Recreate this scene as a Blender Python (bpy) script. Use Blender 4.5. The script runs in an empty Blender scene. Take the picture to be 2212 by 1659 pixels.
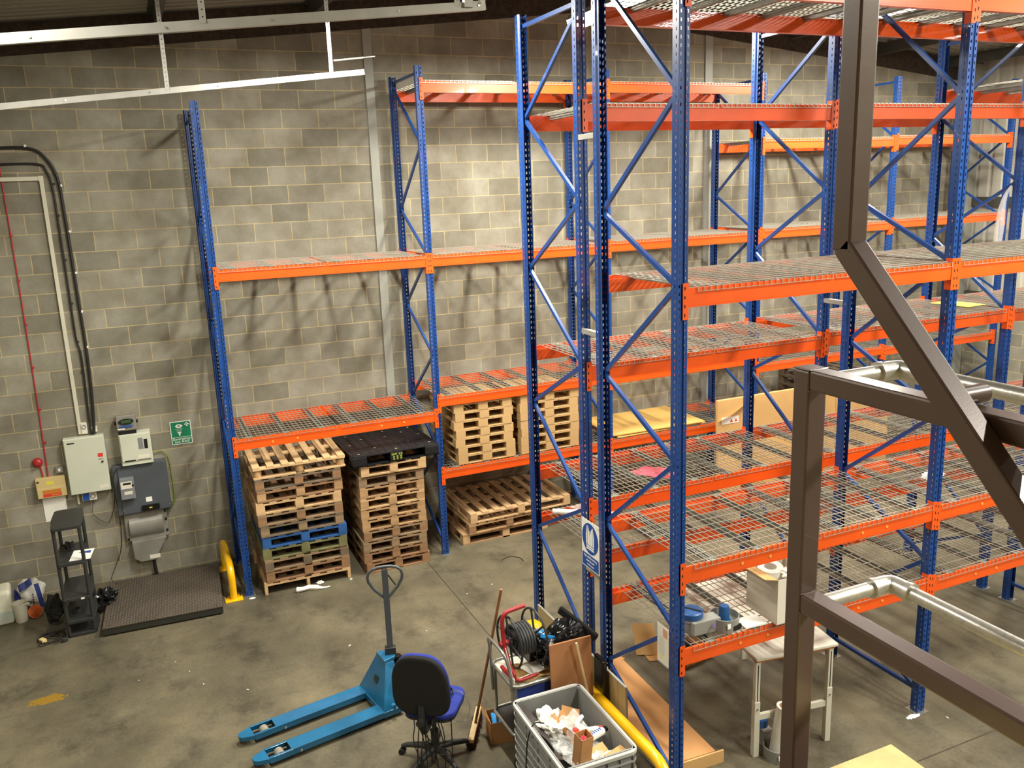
import bpy, math, random
from mathutils import Vector, Matrix, Euler, noise
random.seed(7)
PI = math.pi
COL = bpy.context.scene.collection
V = Vector

# ------------------------------------------------------------------ mesh builder
class MB:
    def __init__(s):
        s.v, s.f, s.m, s.sm, s.mi = [], [], [], [], 0
    def _add(s, vs, fs, smooth=False):
        b = len(s.v)
        s.v += [tuple(p) for p in vs]
        for f in fs:
            s.f.append([b + i for i in f]); s.m.append(s.mi); s.sm.append(smooth)
    def box(s, c, d, rot=None):
        hx, hy, hz = d[0] / 2, d[1] / 2, d[2] / 2
        pts = [V((x, y, z)) for x in (-hx, hx) for y in (-hy, hy) for z in (-hz, hz)]
        if rot is not None:
            R = rot if isinstance(rot, Matrix) else Euler(rot).to_matrix()
            pts = [R @ p for p in pts]
        pts = [p + V(c) for p in pts]
        s._add(pts, [(0, 1, 3, 2), (4, 6, 7, 5), (0, 4, 5, 1), (2, 3, 7, 6), (0, 2, 6, 4), (1, 5, 7, 3)])
        return s
    def bb(s, x0, x1, y0, y1, z0, z1):
        return s.box(((x0 + x1) / 2, (y0 + y1) / 2, (z0 + z1) / 2), (x1 - x0, y1 - y0, z1 - z0))
    def bar(s, a, b, w, h, up=(0, 0, 1), ext=0):
        a, b = V(a), V(b); d = (b - a); L = d.length; d.normalize()
        u = V(up); x = d.cross(u)
        if x.length < 1e-4: x = d.cross(V((1, 0, 0)))
        x.normalize(); z = x.cross(d).normalized()
        R = Matrix((x, d, z)).transposed()
        return s.box((a + b) / 2, (w, L + 2 * ext, h), R)
    def ring(s, c, R, r, n):
        return [V(c) + R @ V((r * math.cos(2 * PI * i / n), r * math.sin(2 * PI * i / n), 0)) for i in range(n)]
    def cyl(s, a, b, r, r2=None, n=16, caps=True):
        a, b = V(a), V(b); r2 = r if r2 is None else r2
        R = (b - a).to_track_quat('Z', 'Y').to_matrix()
        vs = s.ring(a, R, r, n) + s.ring(b, R, r2, n)
        s._add(vs, [(i, (i + 1) % n, n + (i + 1) % n, n + i) for i in range(n)], True)
        if caps:
            s._add(vs[:n], [tuple(range(n))[::-1]]); s._add(vs[n:], [tuple(range(n))])
        return s
    def pipe(s, a, b, ro, ri, n=24):
        a, b = V(a), V(b)
        R = (b - a).to_track_quat('Z', 'Y').to_matrix()
        A, B, C, D = s.ring(a, R, ro, n), s.ring(b, R, ro, n), s.ring(b, R, ri, n), s.ring(a, R, ri, n)
        vs = A + B + C + D
        fs = []
        for k in range(4):
            k2 = (k + 1) % 4
            fs += [(k * n + i, k * n + (i + 1) % n, k2 * n + (i + 1) % n, k2 * n + i) for i in range(n)]
        s._add(vs, fs, True); return s
    def tube(s, pts, r, n=8, smooth=0, closed=False):
        P = [V(p) for p in pts]
        if smooth:
            Q = []
            m = len(P)
            for i in range(m - 1):
                p0, p1, p2, p3 = P[max(i - 1, 0)], P[i], P[i + 1], P[min(i + 2, m - 1)]
                for k in range(smooth):
                    t = k / smooth
                    Q.append(0.5 * ((2 * p1) + (p2 - p0) * t + (2 * p0 - 5 * p1 + 4 * p2 - p3) * t * t + (3 * p1 - p0 - 3 * p2 + p3) * t ** 3))
            Q.append(P[-1]); P = Q
        m = len(P); rings = []; nrm = None
        for i, p in enumerate(P):
            if closed: d = P[(i + 1) % m] - P[i - 1]
            else: d = P[min(i + 1, m - 1)] - P[max(i - 1, 0)]
            d.normalize()
            if nrm is None:
                nrm = d.cross(V((0, 0, 1)))
                if nrm.length < 1e-3: nrm = d.cross(V((1, 0, 0)))
            nrm = (nrm - d * nrm.dot(d)).normalized()
            bn = d.cross(nrm)
            rr = r if not isinstance(r, (list, tuple)) else (lambda t: r[int(t)] * (1 - t % 1) + r[min(int(t) + 1, len(r) - 1)] * (t % 1))(i * (len(r) - 1) / max(1, m - 1))
            rings += [p + nrm * rr * math.cos(2 * PI * k / n) + bn * rr * math.sin(2 * PI * k / n) for k in range(n)]
        fs = []
        for i in range(m if closed else m - 1):
            j = (i + 1) % m
            fs += [(i * n + k, i * n + (k + 1) % n, j * n + (k + 1) % n, j * n + k) for k in range(n)]
        s._add(rings, fs, True)
        if not closed:
            s._add(rings[:n], [tuple(range(n))[::-1]]); s._add(rings[-n:], [tuple(range(n))])
        return s
    def prism(s, poly, axis, a, b):
        # poly: 2D points; axis 0/1/2 = extrusion axis
        def mk(u, v, w):
            return {0: (w, u, v), 1: (u, w, v), 2: (u, v, w)}[axis]
        n = len(poly)
        vs = [mk(u, v, a) for u, v in poly] + [mk(u, v, b) for u, v in poly]
        s._add(vs, [tuple(range(n))[::-1], tuple(range(n, 2 * n))] + [(i, (i + 1) % n, n + (i + 1) % n, n + i) for i in range(n)])
        return s
    def lathe(s, prof, c, n=24, R=None):
        c = V(c); m = len(prof); vs = []
        for r, z in prof:
            for i in range(n):
                p = V((r * math.cos(2 * PI * i / n), r * math.sin(2 * PI * i / n), z))
                vs.append(c + (R @ p if R else p))
        fs = [(k * n + i, k * n + (i + 1) % n, (k + 1) * n + (i + 1) % n, (k + 1) * n + i) for k in range(m - 1) for i in range(n)]
        s._add(vs, fs, True)
        if prof[0][0] > 1e-5: s._add(vs[:n], [tuple(range(n))[::-1]])
        if prof[-1][0] > 1e-5: s._add(vs[-n:], [tuple(range(n))])
        return s
    def blob(s, c, r, seed=0, amp=.25, freq=3, nu=28, nv=16, rot=None, flat=True, power=1.0):
        R = Euler(rot).to_matrix() if rot else None
        c = V(c); vs = []
        for j in range(nv + 1):
            th = PI * j / nv
            for i in range(nu):
                ph = 2 * PI * i / nu
                d = V((math.sin(th) * math.cos(ph), math.sin(th) * math.sin(ph), math.cos(th)))
                if power != 1.0: d = V([math.copysign(abs(k) ** power, k) for k in d])
                k = 1 + amp * noise.turbulence(d * freq * .8 + V((seed * 3.1, seed, 0)), 2, False) - amp * .8
                p = V((d.x * r[0], d.y * r[1], d.z * r[2])) * k
                if R: p = R @ p
                vs.append(c + p)
        s._add(vs, [(j * nu + i, j * nu + (i + 1) % nu, (j + 1) * nu + (i + 1) % nu, (j + 1) * nu + i) for j in range(nv) for i in range(nu)], not flat)
        return s
    def sheet(s, o, u, v, nu, nv, fn, thick=.002):
        # a bent sheet: o + u*a + v*b, lifted by fn(a,b) along its normal, with real thickness
        o, u, v = V(o), V(u), V(v); n = u.cross(v).normalized(); vs = []
        for k in (0, 1):
            for j in range(nv + 1):
                for i in range(nu + 1):
                    a, b = i / nu, j / nv
                    vs.append(o + u * a + v * b + n * (fn(a, b) - k * thick))
        N = (nu + 1) * (nv + 1); fs = []
        for j in range(nv):
            for i in range(nu):
                q = (j * (nu + 1) + i, j * (nu + 1) + i + 1, (j + 1) * (nu + 1) + i + 1, (j + 1) * (nu + 1) + i)
                fs.append(q); fs.append(tuple(N + t for t in q[::-1]))
        for i in range(nu):
            fs.append((i + 1, i, N + i, N + i + 1)); t = nv * (nu + 1)
            fs.append((t + i, t + i + 1, N + t + i + 1, N + t + i))
        for j in range(nv):
            a, b = j * (nu + 1), (j + 1) * (nu + 1)
            fs.append((a, b, N + b, N + a)); fs.append((b + nu, a + nu, N + a + nu, N + b + nu))
        s._add(vs, fs, True); return s
    def mesh(s, name, mats):
        me = bpy.data.meshes.new(name)
        me.from_pydata(s.v, [], s.f)
        for m in (mats if isinstance(mats, (list, tuple)) else [mats]): me.materials.append(m)
        me.polygons.foreach_set('material_index', s.m)
        me.polygons.foreach_set('use_smooth', s.sm)
        me.validate(); me.update()
        if any(s.sm): me.set_sharp_from_angle(angle=math.radians(40))
        return me

def obj(name, mb, mats, parent=None, bevel=0, loc=None, rot=None, label=None):
    me = mb.mesh(name, mats) if isinstance(mb, MB) else mb
    o = bpy.data.objects.new(name, me); COL.objects.link(o)
    if parent: o.parent = parent
    if loc: o.location = loc
    if rot: o.rotation_euler = rot
    if label: o['label'] = label
    if bevel:
        b = o.modifiers.new('bevel', 'BEVEL'); b.width = bevel; b.segments = 2; b.limit_method = 'ANGLE'; b.harden_normals = False
    return o
def tag(o, label, cat, group=None):
    o['label'] = label; o['category'] = cat
    if group: o['group'] = group
    return o
def thing(name, label, cat, loc=(0, 0, 0), rot=(0, 0, 0), group=None):
    o = bpy.data.objects.new(name, None); COL.objects.link(o)
    o.location = loc; o.rotation_euler = rot if isinstance(rot, (tuple, Euler)) else (0, 0, rot)
    o.empty_display_size = .1
    return tag(o, label, cat, group)
def struct(name, mb, mats, bevel=0, label=None):
    o = obj(name, mb, mats, bevel=bevel); o['kind'] = 'structure'
    if label: o['label'] = label
    return o
def dup(root, label, loc=None, rot=None, group=None):
    r = root.copy(); COL.objects.link(r)
    if loc is not None: r.location = loc
    if rot is not None: r.rotation_euler = rot
    r['label'] = label
    if group: r['group'] = group
    for ch in list(root.children):
        c = ch.copy(); COL.objects.link(c); c.parent = r
        for g in list(ch.children):
            d = g.copy(); COL.objects.link(d); d.parent = c
    return r

# ------------------------------------------------------------------ materials
def lin(h):
    h = h.lstrip('#'); c = [int(h[i:i + 2], 16) / 255 for i in (0, 2, 4)]
    return tuple(((x / 12.92) if x <= .04045 else ((x + .055) / 1.055) ** 2.4) for x in c) + (1,)
def mat(name, col, rough=.5, metal=0, nz=None, bump=None, spec=.5, alpha=None, trans=0, coat=0, col2=None, emis=None, stretch=None, streak=None):
    m = bpy.data.materials.new(name); m.use_nodes = True
    N, L = m.node_tree.nodes, m.node_tree.links
    b = N['Principled BSDF']
    c = lin(col)
    b.inputs['Base Color'].default_value = c
    b.inputs['Roughness'].default_value = rough
    b.inputs['Metallic'].default_value = metal
    b.inputs['Specular IOR Level'].default_value = spec
    b.inputs['Transmission Weight'].default_value = trans
    b.inputs['Coat Weight'].default_value = coat
    if alpha is not None: b.inputs['Alpha'].default_value = alpha
    if emis:
        b.inputs['Emission Color'].default_value = lin(emis[0]); b.inputs['Emission Strength'].default_value = emis[1]
    tc = N.new('ShaderNodeTexCoord'); src = tc.outputs['Object']
    if stretch:
        mp = N.new('ShaderNodeMapping'); mp.inputs['Scale'].default_value = stretch; L.new(src, mp.inputs[0]); src = mp.outputs[0]
    if nz:
        t = N.new('ShaderNodeTexNoise'); t.inputs['Scale'].default_value = nz[0]; t.inputs['Detail'].default_value = 5; L.new(src, t.inputs['Vector'])
        r = N.new('ShaderNodeValToRGB'); r.color_ramp.elements[0].position = .3; r.color_ramp.elements[1].position = .7
        k = nz[1]
        r.color_ramp.elements[0].color = tuple(x * (1 - k) for x in c[:3]) + (1,) if not col2 else lin(col2)
        r.color_ramp.elements[1].color = tuple(min(1, x * (1 + k)) for x in c[:3]) + (1,) if not col2 else c
        L.new(t.outputs['Fac'], r.inputs[0]); L.new(r.outputs[0], b.inputs['Base Color'])
    if bump:
        t2 = N.new('ShaderNodeTexNoise'); t2.inputs['Scale'].default_value = bump[0]; t2.inputs['Detail'].default_value = 4; L.new(src, t2.inputs['Vector'])
        bp = N.new('ShaderNodeBump'); bp.inputs['Strength'].default_value = bump[1]; bp.inputs['Distance'].default_value = bump[2] if len(bump) > 2 else .01
        L.new(t2.outputs['Fac'], bp.inputs['Height']); L.new(bp.outputs[0], b.inputs['Normal'])
    return m

def block_mat(name, axis, c1, c2, mortar, stain='#4d4636', xshift=True):
    m = bpy.data.materials.new(name); m.use_nodes = True
    N, L = m.node_tree.nodes, m.node_tree.links; b = N['Principled BSDF']
    b.inputs['Roughness'].default_value = .85; b.inputs['Specular IOR Level'].default_value = .25
    tc = N.new('ShaderNodeTexCoord'); sp = N.new('ShaderNodeSeparateXYZ'); L.new(tc.outputs['Object'], sp.inputs[0])
    u = sp.outputs[axis]
    if xshift:
        g = N.new('ShaderNodeMath'); g.operation = 'GREATER_THAN'; g.inputs[1].default_value = 7.0; L.new(u, g.inputs[0])
        mu = N.new('ShaderNodeMath'); mu.operation = 'MULTIPLY_ADD'; mu.inputs[1].default_value = -.265; L.new(g.outputs[0], mu.inputs[0]); L.new(u, mu.inputs[2]); u = mu.outputs[0]
    ad = N.new('ShaderNodeMath'); ad.operation = 'ADD'; ad.inputs[1].default_value = 45.0; L.new(u, ad.inputs[0])
    az = N.new('ShaderNodeMath'); az.operation = 'ADD'; az.inputs[1].default_value = -.03; L.new(sp.outputs[2], az.inputs[0])
    # wobble the joints a little
    cb = N.new('ShaderNodeCombineXYZ'); L.new(ad.outputs[0], cb.inputs[0]); L.new(az.outputs[0], cb.inputs[1])
    nw = N.new('ShaderNodeTexNoise'); nw.inputs['Scale'].default_value = 5; L.new(tc.outputs['Object'], nw.inputs['Vector'])
    sv = N.new('ShaderNodeVectorMath'); sv.operation = 'SUBTRACT'; sv.inputs[1].default_value = (.5, .5, .5); L.new(nw.outputs['Color'], sv.inputs[0])
    sc = N.new('ShaderNodeVectorMath'); sc.operation = 'SCALE'; sc.inputs['Scale'].default_value = .012; L.new(sv.outputs[0], sc.inputs[0])
    av = N.new('ShaderNodeVectorMath'); av.operation = 'ADD'; L.new(cb.outputs[0], av.inputs[0]); L.new(sc.outputs[0], av.inputs[1])
    br = N.new('ShaderNodeTexBrick'); br.inputs['Scale'].default_value = 1
    br.inputs['Brick Width'].default_value = .45; br.inputs['Row Height'].default_value = .225
    br.inputs['Mortar Size'].default_value = .0062; br.inputs['Mortar Smooth'].default_value = .3; br.inputs['Bias'].default_value = 0
    br.inputs['Color1'].default_value = lin(c1); br.inputs['Color2'].default_value = lin(c2); br.inputs['Mortar'].default_value = lin(mortar)
    L.new(av.outputs[0], br.inputs['Vector'])
    # damp blotches inside the blocks
    n1 = N.new('ShaderNodeTexNoise'); n1.inputs['Scale'].default_value = 2.6; n1.inputs['Detail'].default_value = 5; n1.inputs['Roughness'].default_value = .6
    L.new(tc.outputs['Object'], n1.inputs['Vector'])
    r1 = N.new('ShaderNodeValToRGB'); r1.color_ramp.elements[0].position = .32; r1.color_ramp.elements[1].position = .68
    r1.color_ramp.elements[0].color = (.74, .70, .62, 1); r1.color_ramp.elements[1].color = (1.14, 1.14, 1.12, 1); L.new(n1.outputs[0], r1.inputs[0])
    mx = N.new('ShaderNodeMixRGB'); mx.blend_type = 'MULTIPLY'; mx.inputs[0].default_value = 1; L.new(br.outputs['Color'], mx.inputs[1]); L.new(r1.outputs[0], mx.inputs[2])
    n2 = N.new('ShaderNodeTexNoise'); n2.inputs['Scale'].default_value = 60; n2.inputs['Detail'].default_value = 3; L.new(tc.outputs['Object'], n2.inputs['Vector'])
    r2 = N.new('ShaderNodeValToRGB'); r2.color_ramp.elements[0].color = (.86, .86, .86, 1); r2.color_ramp.elements[1].color = (1.1, 1.1, 1.1, 1); L.new(n2.outputs[0], r2.inputs[0])
    mx2 = N.new('ShaderNodeMixRGB'); mx2.blend_type = 'MULTIPLY'; mx2.inputs[0].default_value = 1; L.new(mx.outputs[0], mx2.inputs[1]); L.new(r2.outputs[0], mx2.inputs[2])
    L.new(mx2.outputs[0], b.inputs['Base Color'])
    bp = N.new('ShaderNodeBump'); bp.inputs['Strength'].default_value = .35; bp.inputs['Distance'].default_value = .006; bp.invert = True
    L.new(br.outputs['Fac'], bp.inputs['Height'])
    bp2 = N.new('ShaderNodeBump'); bp2.inputs['Strength'].default_value = .25; bp2.inputs['Distance'].default_value = .003; L.new(n2.outputs[0], bp2.inputs['Height']); L.new(bp.outputs[0], bp2.inputs['Normal'])
    L.new(bp2.outputs[0], b.inputs['Normal'])
    return m

def floor_mat():
    m = bpy.data.materials.new('concrete floor'); m.use_nodes = True
    N, L = m.node_tree.nodes, m.node_tree.links; b = N['Principled BSDF']
    tc = N.new('ShaderNodeTexCoord'); P = tc.outputs['Object']
    def nz(sc, det=5, ro=.55, scale=None):
        t = N.new('ShaderNodeTexNoise'); t.inputs['Scale'].default_value = sc; t.inputs['Detail'].default_value = det; t.inputs['Roughness'].default_value = ro
        if scale:
            mp = N.new('ShaderNodeMapping'); mp.inputs['Scale'].default_value = scale; L.new(P, mp.inputs[0]); L.new(mp.outputs[0], t.inputs['Vector'])
        else: L.new(P, t.inputs['Vector'])
        return t.outputs['Fac']
    def ramp(f, stops):
        r = N.new('ShaderNodeValToRGB'); e = r.color_ramp.elements
        e[0].position, e[0].color = stops[0]; e[1].position, e[1].color = stops[-1]
        for p, c in stops[1:-1]:
            x = e.new(p); x.color = c
        L.new(f, r.inputs[0]); return r.outputs[0]
    def mul(a, c, fac=1, mode='MULTIPLY'):
        x = N.new('ShaderNodeMixRGB'); x.blend_type = mode; x.inputs[0].default_value = fac; L.new(a, x.inputs[1]); L.new(c, x.inputs[2]); return x.outputs[0]
    base = ramp(nz(.9, 6, .6), [(.25, lin('#443f33')), (.5, lin('#5f5948')), (.75, lin('#786f59'))])
    d = ramp(nz(2.3, 7, .7, (1, .7, 1)), [(.3, (.5, .5, .5, 1)), (.48, (1, 1, 1, 1)), (.72, (1.25, 1.2, 1.12, 1))])
    c = mul(base, d)
    f = ramp(nz(38, 4, .6), [(.3, (.86, .86, .86, 1)), (.7, (1.1, 1.1, 1.1, 1))]); c = mul(c, f)
    pale = ramp(nz(3.1, 8, .75, (1.6, .8, 1)), [(.66, (0, 0, 0, 1)), (.8, (.10, .095, .075, 1))]); c = mul(c, pale, 1, 'ADD')
    # tyre scuffs
    s_ = ramp(nz(5, 5, .6, (.25, 2.2, 1)), [(.28, (.7, .7, .7, 1)), (.42, (1, 1, 1, 1))]); c = mul(c, s_, .7)
    # saw cut joints
    sp = N.new('ShaderNodeSeparateXYZ'); L.new(P, sp.inputs[0])
    def near(out, v, w):
        a = N.new('ShaderNodeMath'); a.operation = 'SUBTRACT'; a.inputs[1].default_value = v; L.new(out, a.inputs[0])
        k = N.new('ShaderNodeMath'); k.operation = 'ABSOLUTE'; L.new(a.outputs[0], k.inputs[0])
        g = N.new('ShaderNodeMath'); g.operation = 'LESS_THAN'; g.inputs[1].default_value = w; L.new(k.outputs[0], g.inputs[0]); return g.outputs[0]
    j1, j2 = near(sp.outputs[0], 1.765, .006), near(sp.outputs[1], -6.86, .006)
    jm = N.new('ShaderNodeMath'); jm.operation = 'MAXIMUM'; L.new(j1, jm.inputs[0]); L.new(j2, jm.inputs[1])
    jj = N.new('ShaderNodeMixRGB'); L.new(jm.outputs[0], jj.inputs[0]); L.new(c, jj.inputs[1]); jj.inputs[2].default_value = lin('#3e382c'); c = jj.outputs[0]
    # worn patch of yellow paint
    vd = N.new('ShaderNodeVectorMath'); vd.operation = 'SUBTRACT'; vd.inputs[1].default_value = (-2.47, -2.55, 0); L.new(P, vd.inputs[0])
    vs = N.new('ShaderNodeVectorMath'); vs.operation = 'MULTIPLY'; vs.inputs[1].default_value = (4.2, 9, 1); L.new(vd.outputs[0], vs.inputs[0])
    ln = N.new('ShaderNodeVectorMath'); ln.operation = 'LENGTH'; L.new(vs.outputs[0], ln.inputs[0])
    nn = nz(14, 5, .7)
    a1 = N.new('ShaderNodeMath'); a1.operation = 'MULTIPLY_ADD'; a1.inputs[1].default_value = 2.2; L.new(nn, a1.inputs[0]); L.new(ln.outputs[1], a1.inputs[2])
    yr = ramp(a1.outputs[0], [(.0, (1, 1, 1, 1)), (.9, (1, 1, 1, 1)), (1.0, (0, 0, 0, 1))])
    a2 = N.new('ShaderNodeMath'); a2.operation = 'LESS_THAN'; a2.inputs[1].default_value = 1.75; L.new(a1.outputs[0], a2.inputs[0])
    yy = N.new('ShaderNodeMixRGB'); L.new(a2.outputs[0], yy.inputs[0]); L.new(c, yy.inputs[1]); yy.inputs[2].default_value = lin('#8a6c22'); c = yy.outputs[0]
    L.new(c, b.inputs['Base Color'])
    rr = ramp(nz(1.7, 4), [(.3, (.42, .42, .42, 1)), (.7, (.62, .62, .62, 1))]); L.new(rr, b.inputs['Roughness'])
    b.inputs['Specular IOR Level'].default_value = .35
    bp = N.new('ShaderNodeBump'); bp.inputs['Strength'].default_value = .12; bp.inputs['Distance'].default_value = .004; L.new(nz(25, 6), bp.inputs['Height']); L.new(bp.outputs[0], b.inputs['Normal'])
    return m

M = {}
M['block'] = block_mat('grey concrete blocks', 0, '#9b978a', '#7f7c70', '#b8aa86')
M['block_side'] = block_mat('grey concrete blocks side', 1, '#9b978a', '#7f7c70', '#b8aa86', xshift=False)
M['floor'] = floor_mat()
M['roof'] = mat('profiled roof sheet', '#8b867a', .55, .0, nz=(2, .08))
M['clad'] = mat('white profiled cladding', '#b9b4a6', .5, nz=(3, .06))
M['steel_dark'] = mat('dark painted steel', '#4b4a43', .55, .2, nz=(6, .15))
M['steel_grey'] = mat('grey painted column', '#9a9a90', .5, 0, nz=(4, .06))
M['foam'] = mat('dark foam with painted shadow gap', '#3a2f24', .95, nz=(20, .4), bump=(30, .8, .02))  # foam tone kept dark to carry the shade of the wall-head gap
M['blue'] = mat('blue rack paint', '#123f82', .36, .0, nz=(7, .12), coat=.3)
M['orange'] = mat('orange rack paint', '#e6560f', .38, 0, nz=(5, .08), coat=.2)
M['dark'] = mat('black recess', '#14120f', .9)
M['galv'] = mat('galvanised steel', '#a5a59d', .38, .75, nz=(30, .12))
M['galv_dull'] = mat('dull galvanised channel', '#8b8a80', .5, .5, nz=(14, .12))
M['wire'] = mat('zinc wire', '#b3b0a2', .4, .55)
M['zinc_bright'] = mat('bright zinc track', '#b3b1a9', .4, .5, nz=(9, .07))
M['tube'] = mat('galvanised tube', '#cfccc4', .33, .6, nz=(60, .10), bump=(120, .15, .002))
M['brown'] = mat('brown powder coated steel', '#5d4942', .33, .1, nz=(3, .05), bump=(200, .1, .001), coat=.25)
M['chip'] = mat('pale chipboard', '#dacb88', .6, nz=(40, .06))
M['bolt'] = mat('zinc bolt', '#c8c8c2', .3, .8)
M['w1'] = mat('pallet wood tan', '#ab8860', .8, nz=(3, .22), stretch=(1, 1, 6), bump=(20, .3, .004))
M['w2'] = mat('pallet wood pale', '#c4a276', .78, nz=(3, .16), stretch=(1, 1, 6), bump=(20, .3, .004))
M['w3'] = mat('pallet wood weathered', '#8d7558', .85, nz=(4, .25), stretch=(1, 1, 6), bump=(20, .4, .004))
M['w4'] = mat('pallet wood brown', '#8f6c4c', .82, nz=(4, .2), stretch=(1, 1, 6), bump=(20, .3, .004))
M['w5'] = mat('pallet wood mossy', '#6d6a45', .88, nz=(5, .3), bump=(20, .4, .004))
M['w6'] = mat('pallet wood grey dark', '#6a5c4a', .88, nz=(5, .25), bump=(20, .4, .004))
M['kraft'] = mat('smooth tan pressed board', '#b89766', .75, nz=(5, .07))
M['wblue'] = mat('pallet wood painted blue', '#24528c', .7, nz=(6, .25))
M['bplastic'] = mat('black plastic', '#16171a', .42, nz=(9, .2))
M['greenprint'] = mat('yellow green print', '#b6c843', .6)
M['jack'] = mat('teal blue paint', '#1b6791', .36, .1, nz=(8, .12), coat=.3)
M['jackgrey'] = mat('grey handle paint', '#54595b', .4, .2)
M['rubber'] = mat('black rubber', '#1a1917', .65)
M['wheelgrey'] = mat('grey nylon wheel', '#8b8576', .6)
M['blackgloss'] = mat('gloss black', '#0d0d0e', .15)
M['fabblack'] = mat('black fabric', '#1c1b18', .95, bump=(300, .3, .002))
M['fabblue'] = mat('blue fabric', '#27368f', .9, bump=(300, .3, .002))
M['blackpl'] = mat('charcoal plastic', '#2b2c2b', .5, nz=(8, .15))
M['yellow'] = mat('yellow barrier paint', '#f2b80f', .3, nz=(5, .1), coat=.3)
M['card'] = mat('brown cardboard', '#bd8a56', .8, nz=(4, .06))
M['card2'] = mat('pale cardboard', '#cba268', .8, nz=(4, .06))
M['carddark'] = mat('cardboard edge', '#936a41', .85)
M['mdf'] = mat('thin mdf sheet', '#c8a25a', .6, nz=(3, .05))
M['white'] = mat('white paper', '#eeebe2', .7)
M['offwhite'] = mat('off white board', '#dcd6c6', .6, nz=(2, .04))
M['greytable'] = mat('grey worktop', '#cfcabc', .4, nz=(3, .07))
M['legwhite'] = mat('cream powder coat', '#c9c5b4', .45)
M['grate'] = mat('grey plastic crate', '#8f8f8c', .5, nz=(3, .05))
M['rim'] = mat('light grey plastic', '#b9b8b3', .45)
M['brownboard'] = mat('brown laminate', '#a9744a', .6, nz=(2, .04))
M['binbag'] = mat('black polythene', '#0f0f10', .22, bump=(14, .5, .01))
M['clear'] = mat('clear polythene', '#eeeeea', .2, alpha=.35, bump=(20, .8, .01))
M['wrap'] = mat('white stretch wrap', '#efece2', .3, bump=(24, .6, .01))
M['pink'] = mat('pink plastic film', '#f0556a', .35, bump=(20, .6, .01))
M['red'] = mat('red paint', '#a3242a', .4, nz=(5, .1))
M['redbright'] = mat('red label', '#d8382a', .6)
M['cablered'] = mat('red cable', '#b02a2e', .5)
M['panel'] = mat('pale grey enclosure', '#c9ccb9', .42, nz=(2, .03))
M['beige'] = mat('beige enclosure', '#cdb780', .5)
M['slate'] = mat('slate grey enclosure', '#4f5459', .42, nz=(3, .06))
M['cutout'] = mat('grey cast enclosure', '#8e8b82', .45, .2, nz=(5, .08))
M['meter'] = mat('grey plastic meter', '#7e8082', .4)
M['lcd'] = mat('dark display glass', '#20261f', .15)
M['lcdgreen'] = mat('green display', '#37502f', .3)
M['green'] = mat('safety green', '#0d7a55', .5)
M['bluesign'] = mat('safety blue', '#1b4a9c', .5)
M['orangeprint'] = mat('amber print', '#c87a2c', .5)
M['bluepl'] = mat('bright blue plastic', '#1b8fd8', .45)
M['bluedisp'] = mat('deep blue plastic', '#23538c', .4)
M['greydisp'] = mat('grey moulded plastic', '#8c8d86', .45)
M['orangefun'] = mat('orange plastic', '#e2702c', .5)
M['clearjug'] = mat('milky plastic', '#d6d2bd', .4, nz=(4, .05))
M['checker'] = mat('worn checker plate', '#574e45', .45, .3, nz=(3, .2), bump=(60, .6, .004))
M['stud'] = mat('worn stud steel', '#9a9082', .35, .5)
M['darkplate'] = mat('dark steel edge', '#33332c', .6, .2)
M['hose'] = mat('dark grey hose', '#3c3d3d', .5)
M['straw'] = mat('red brown bristles', '#6b3f2c', .95, nz=(60, .4))
M['pine'] = mat('pale pine', '#d9bf90', .7, nz=(4, .08))
M['wood_handle'] = mat('wooden handle', '#8d6038', .6, nz=(8, .15))
M['purple'] = mat('purple label', '#7a6aa0', .5)
M['yellowlabel'] = mat('yellow label', '#dcd04a', .6)
M['brownpaper'] = mat('kraft paper', '#caa467', .85)
M['navy'] = mat('navy print', '#2f3f86', .5)
M['greygreen'] = mat('green yellow wire', '#7c8a3a', .5)
M['wallbox'] = mat('grey moulded box', '#7d7a70', .5)
M['lamp'] = mat('lamp lens', '#ffffff', .5, emis=('#fff8ee', 16))
M['lampbody'] = mat('lamp housing', '#8c8c88', .4, .5)
M['pvc'] = mat('white pvc', '#cfcab6', .45)
M['cableblack'] = mat('black cable', '#1d1b16', .6)
M['concrete'] = mat('bare concrete', '#8c8470', .9)

# ------------------------------------------------------------------ text
def text(name, s, size, mat_, parent, loc, rot, ext=.0008, align='CENTER', sx=1.0):
    cu = bpy.data.curves.new(name, 'FONT'); cu.body = s; cu.size = size; cu.extrude = ext
    cu.align_x = align; cu.align_y = 'CENTER'; cu.materials.append(mat_)
    f = bpy.data.objects.new(name + '_curve', cu)
    me = bpy.data.meshes.new_from_object(f); bpy.data.objects.remove(f)
    if not me.materials: me.materials.append(mat_)
    o = bpy.data.objects.new(name, me); COL.objects.link(o); o.parent = parent
    o.location = loc; o.rotation_euler = rot; o.scale = (sx, 1, 1)
    return o

# ------------------------------------------------------------------ the setting
XL, XR, YB = -3.3, 12.65, -13.2
RX, RZ, SL = 4.8, 7.27, .105
def roofz(x): return RZ - SL * abs(x - RX)
struct('floor', MB().bb(XL, XR, YB, .1, -.15, 0), M['floor'])
w = MB().prism([(XL - .1, 0), (XR + .1, 0), (XR + .1, roofz(XR) - .12), (RX, RZ - .12), (XL - .1, roofz(XL) - .12)], 1, 0, .15)
struct('wall_far', w, M['block'], label='grey concrete block wall behind the racks')
struct('wall_left', MB().bb(XL - .15, XL, YB, 0, 0, roofz(XL) - .1), M['block_side'])
struct('wall_near', MB().prism([(XL, 0), (XR, 0), (XR, roofz(XR) - .12), (RX, RZ - .12), (XL, roofz(XL) - .12)], 1, YB - .15, YB), M['block'])
struct('wall_right', MB().bb(XR, XR + .15, YB, 0, 0, 2.35), M['block_side'], label='lower block part of the right side wall')
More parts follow.
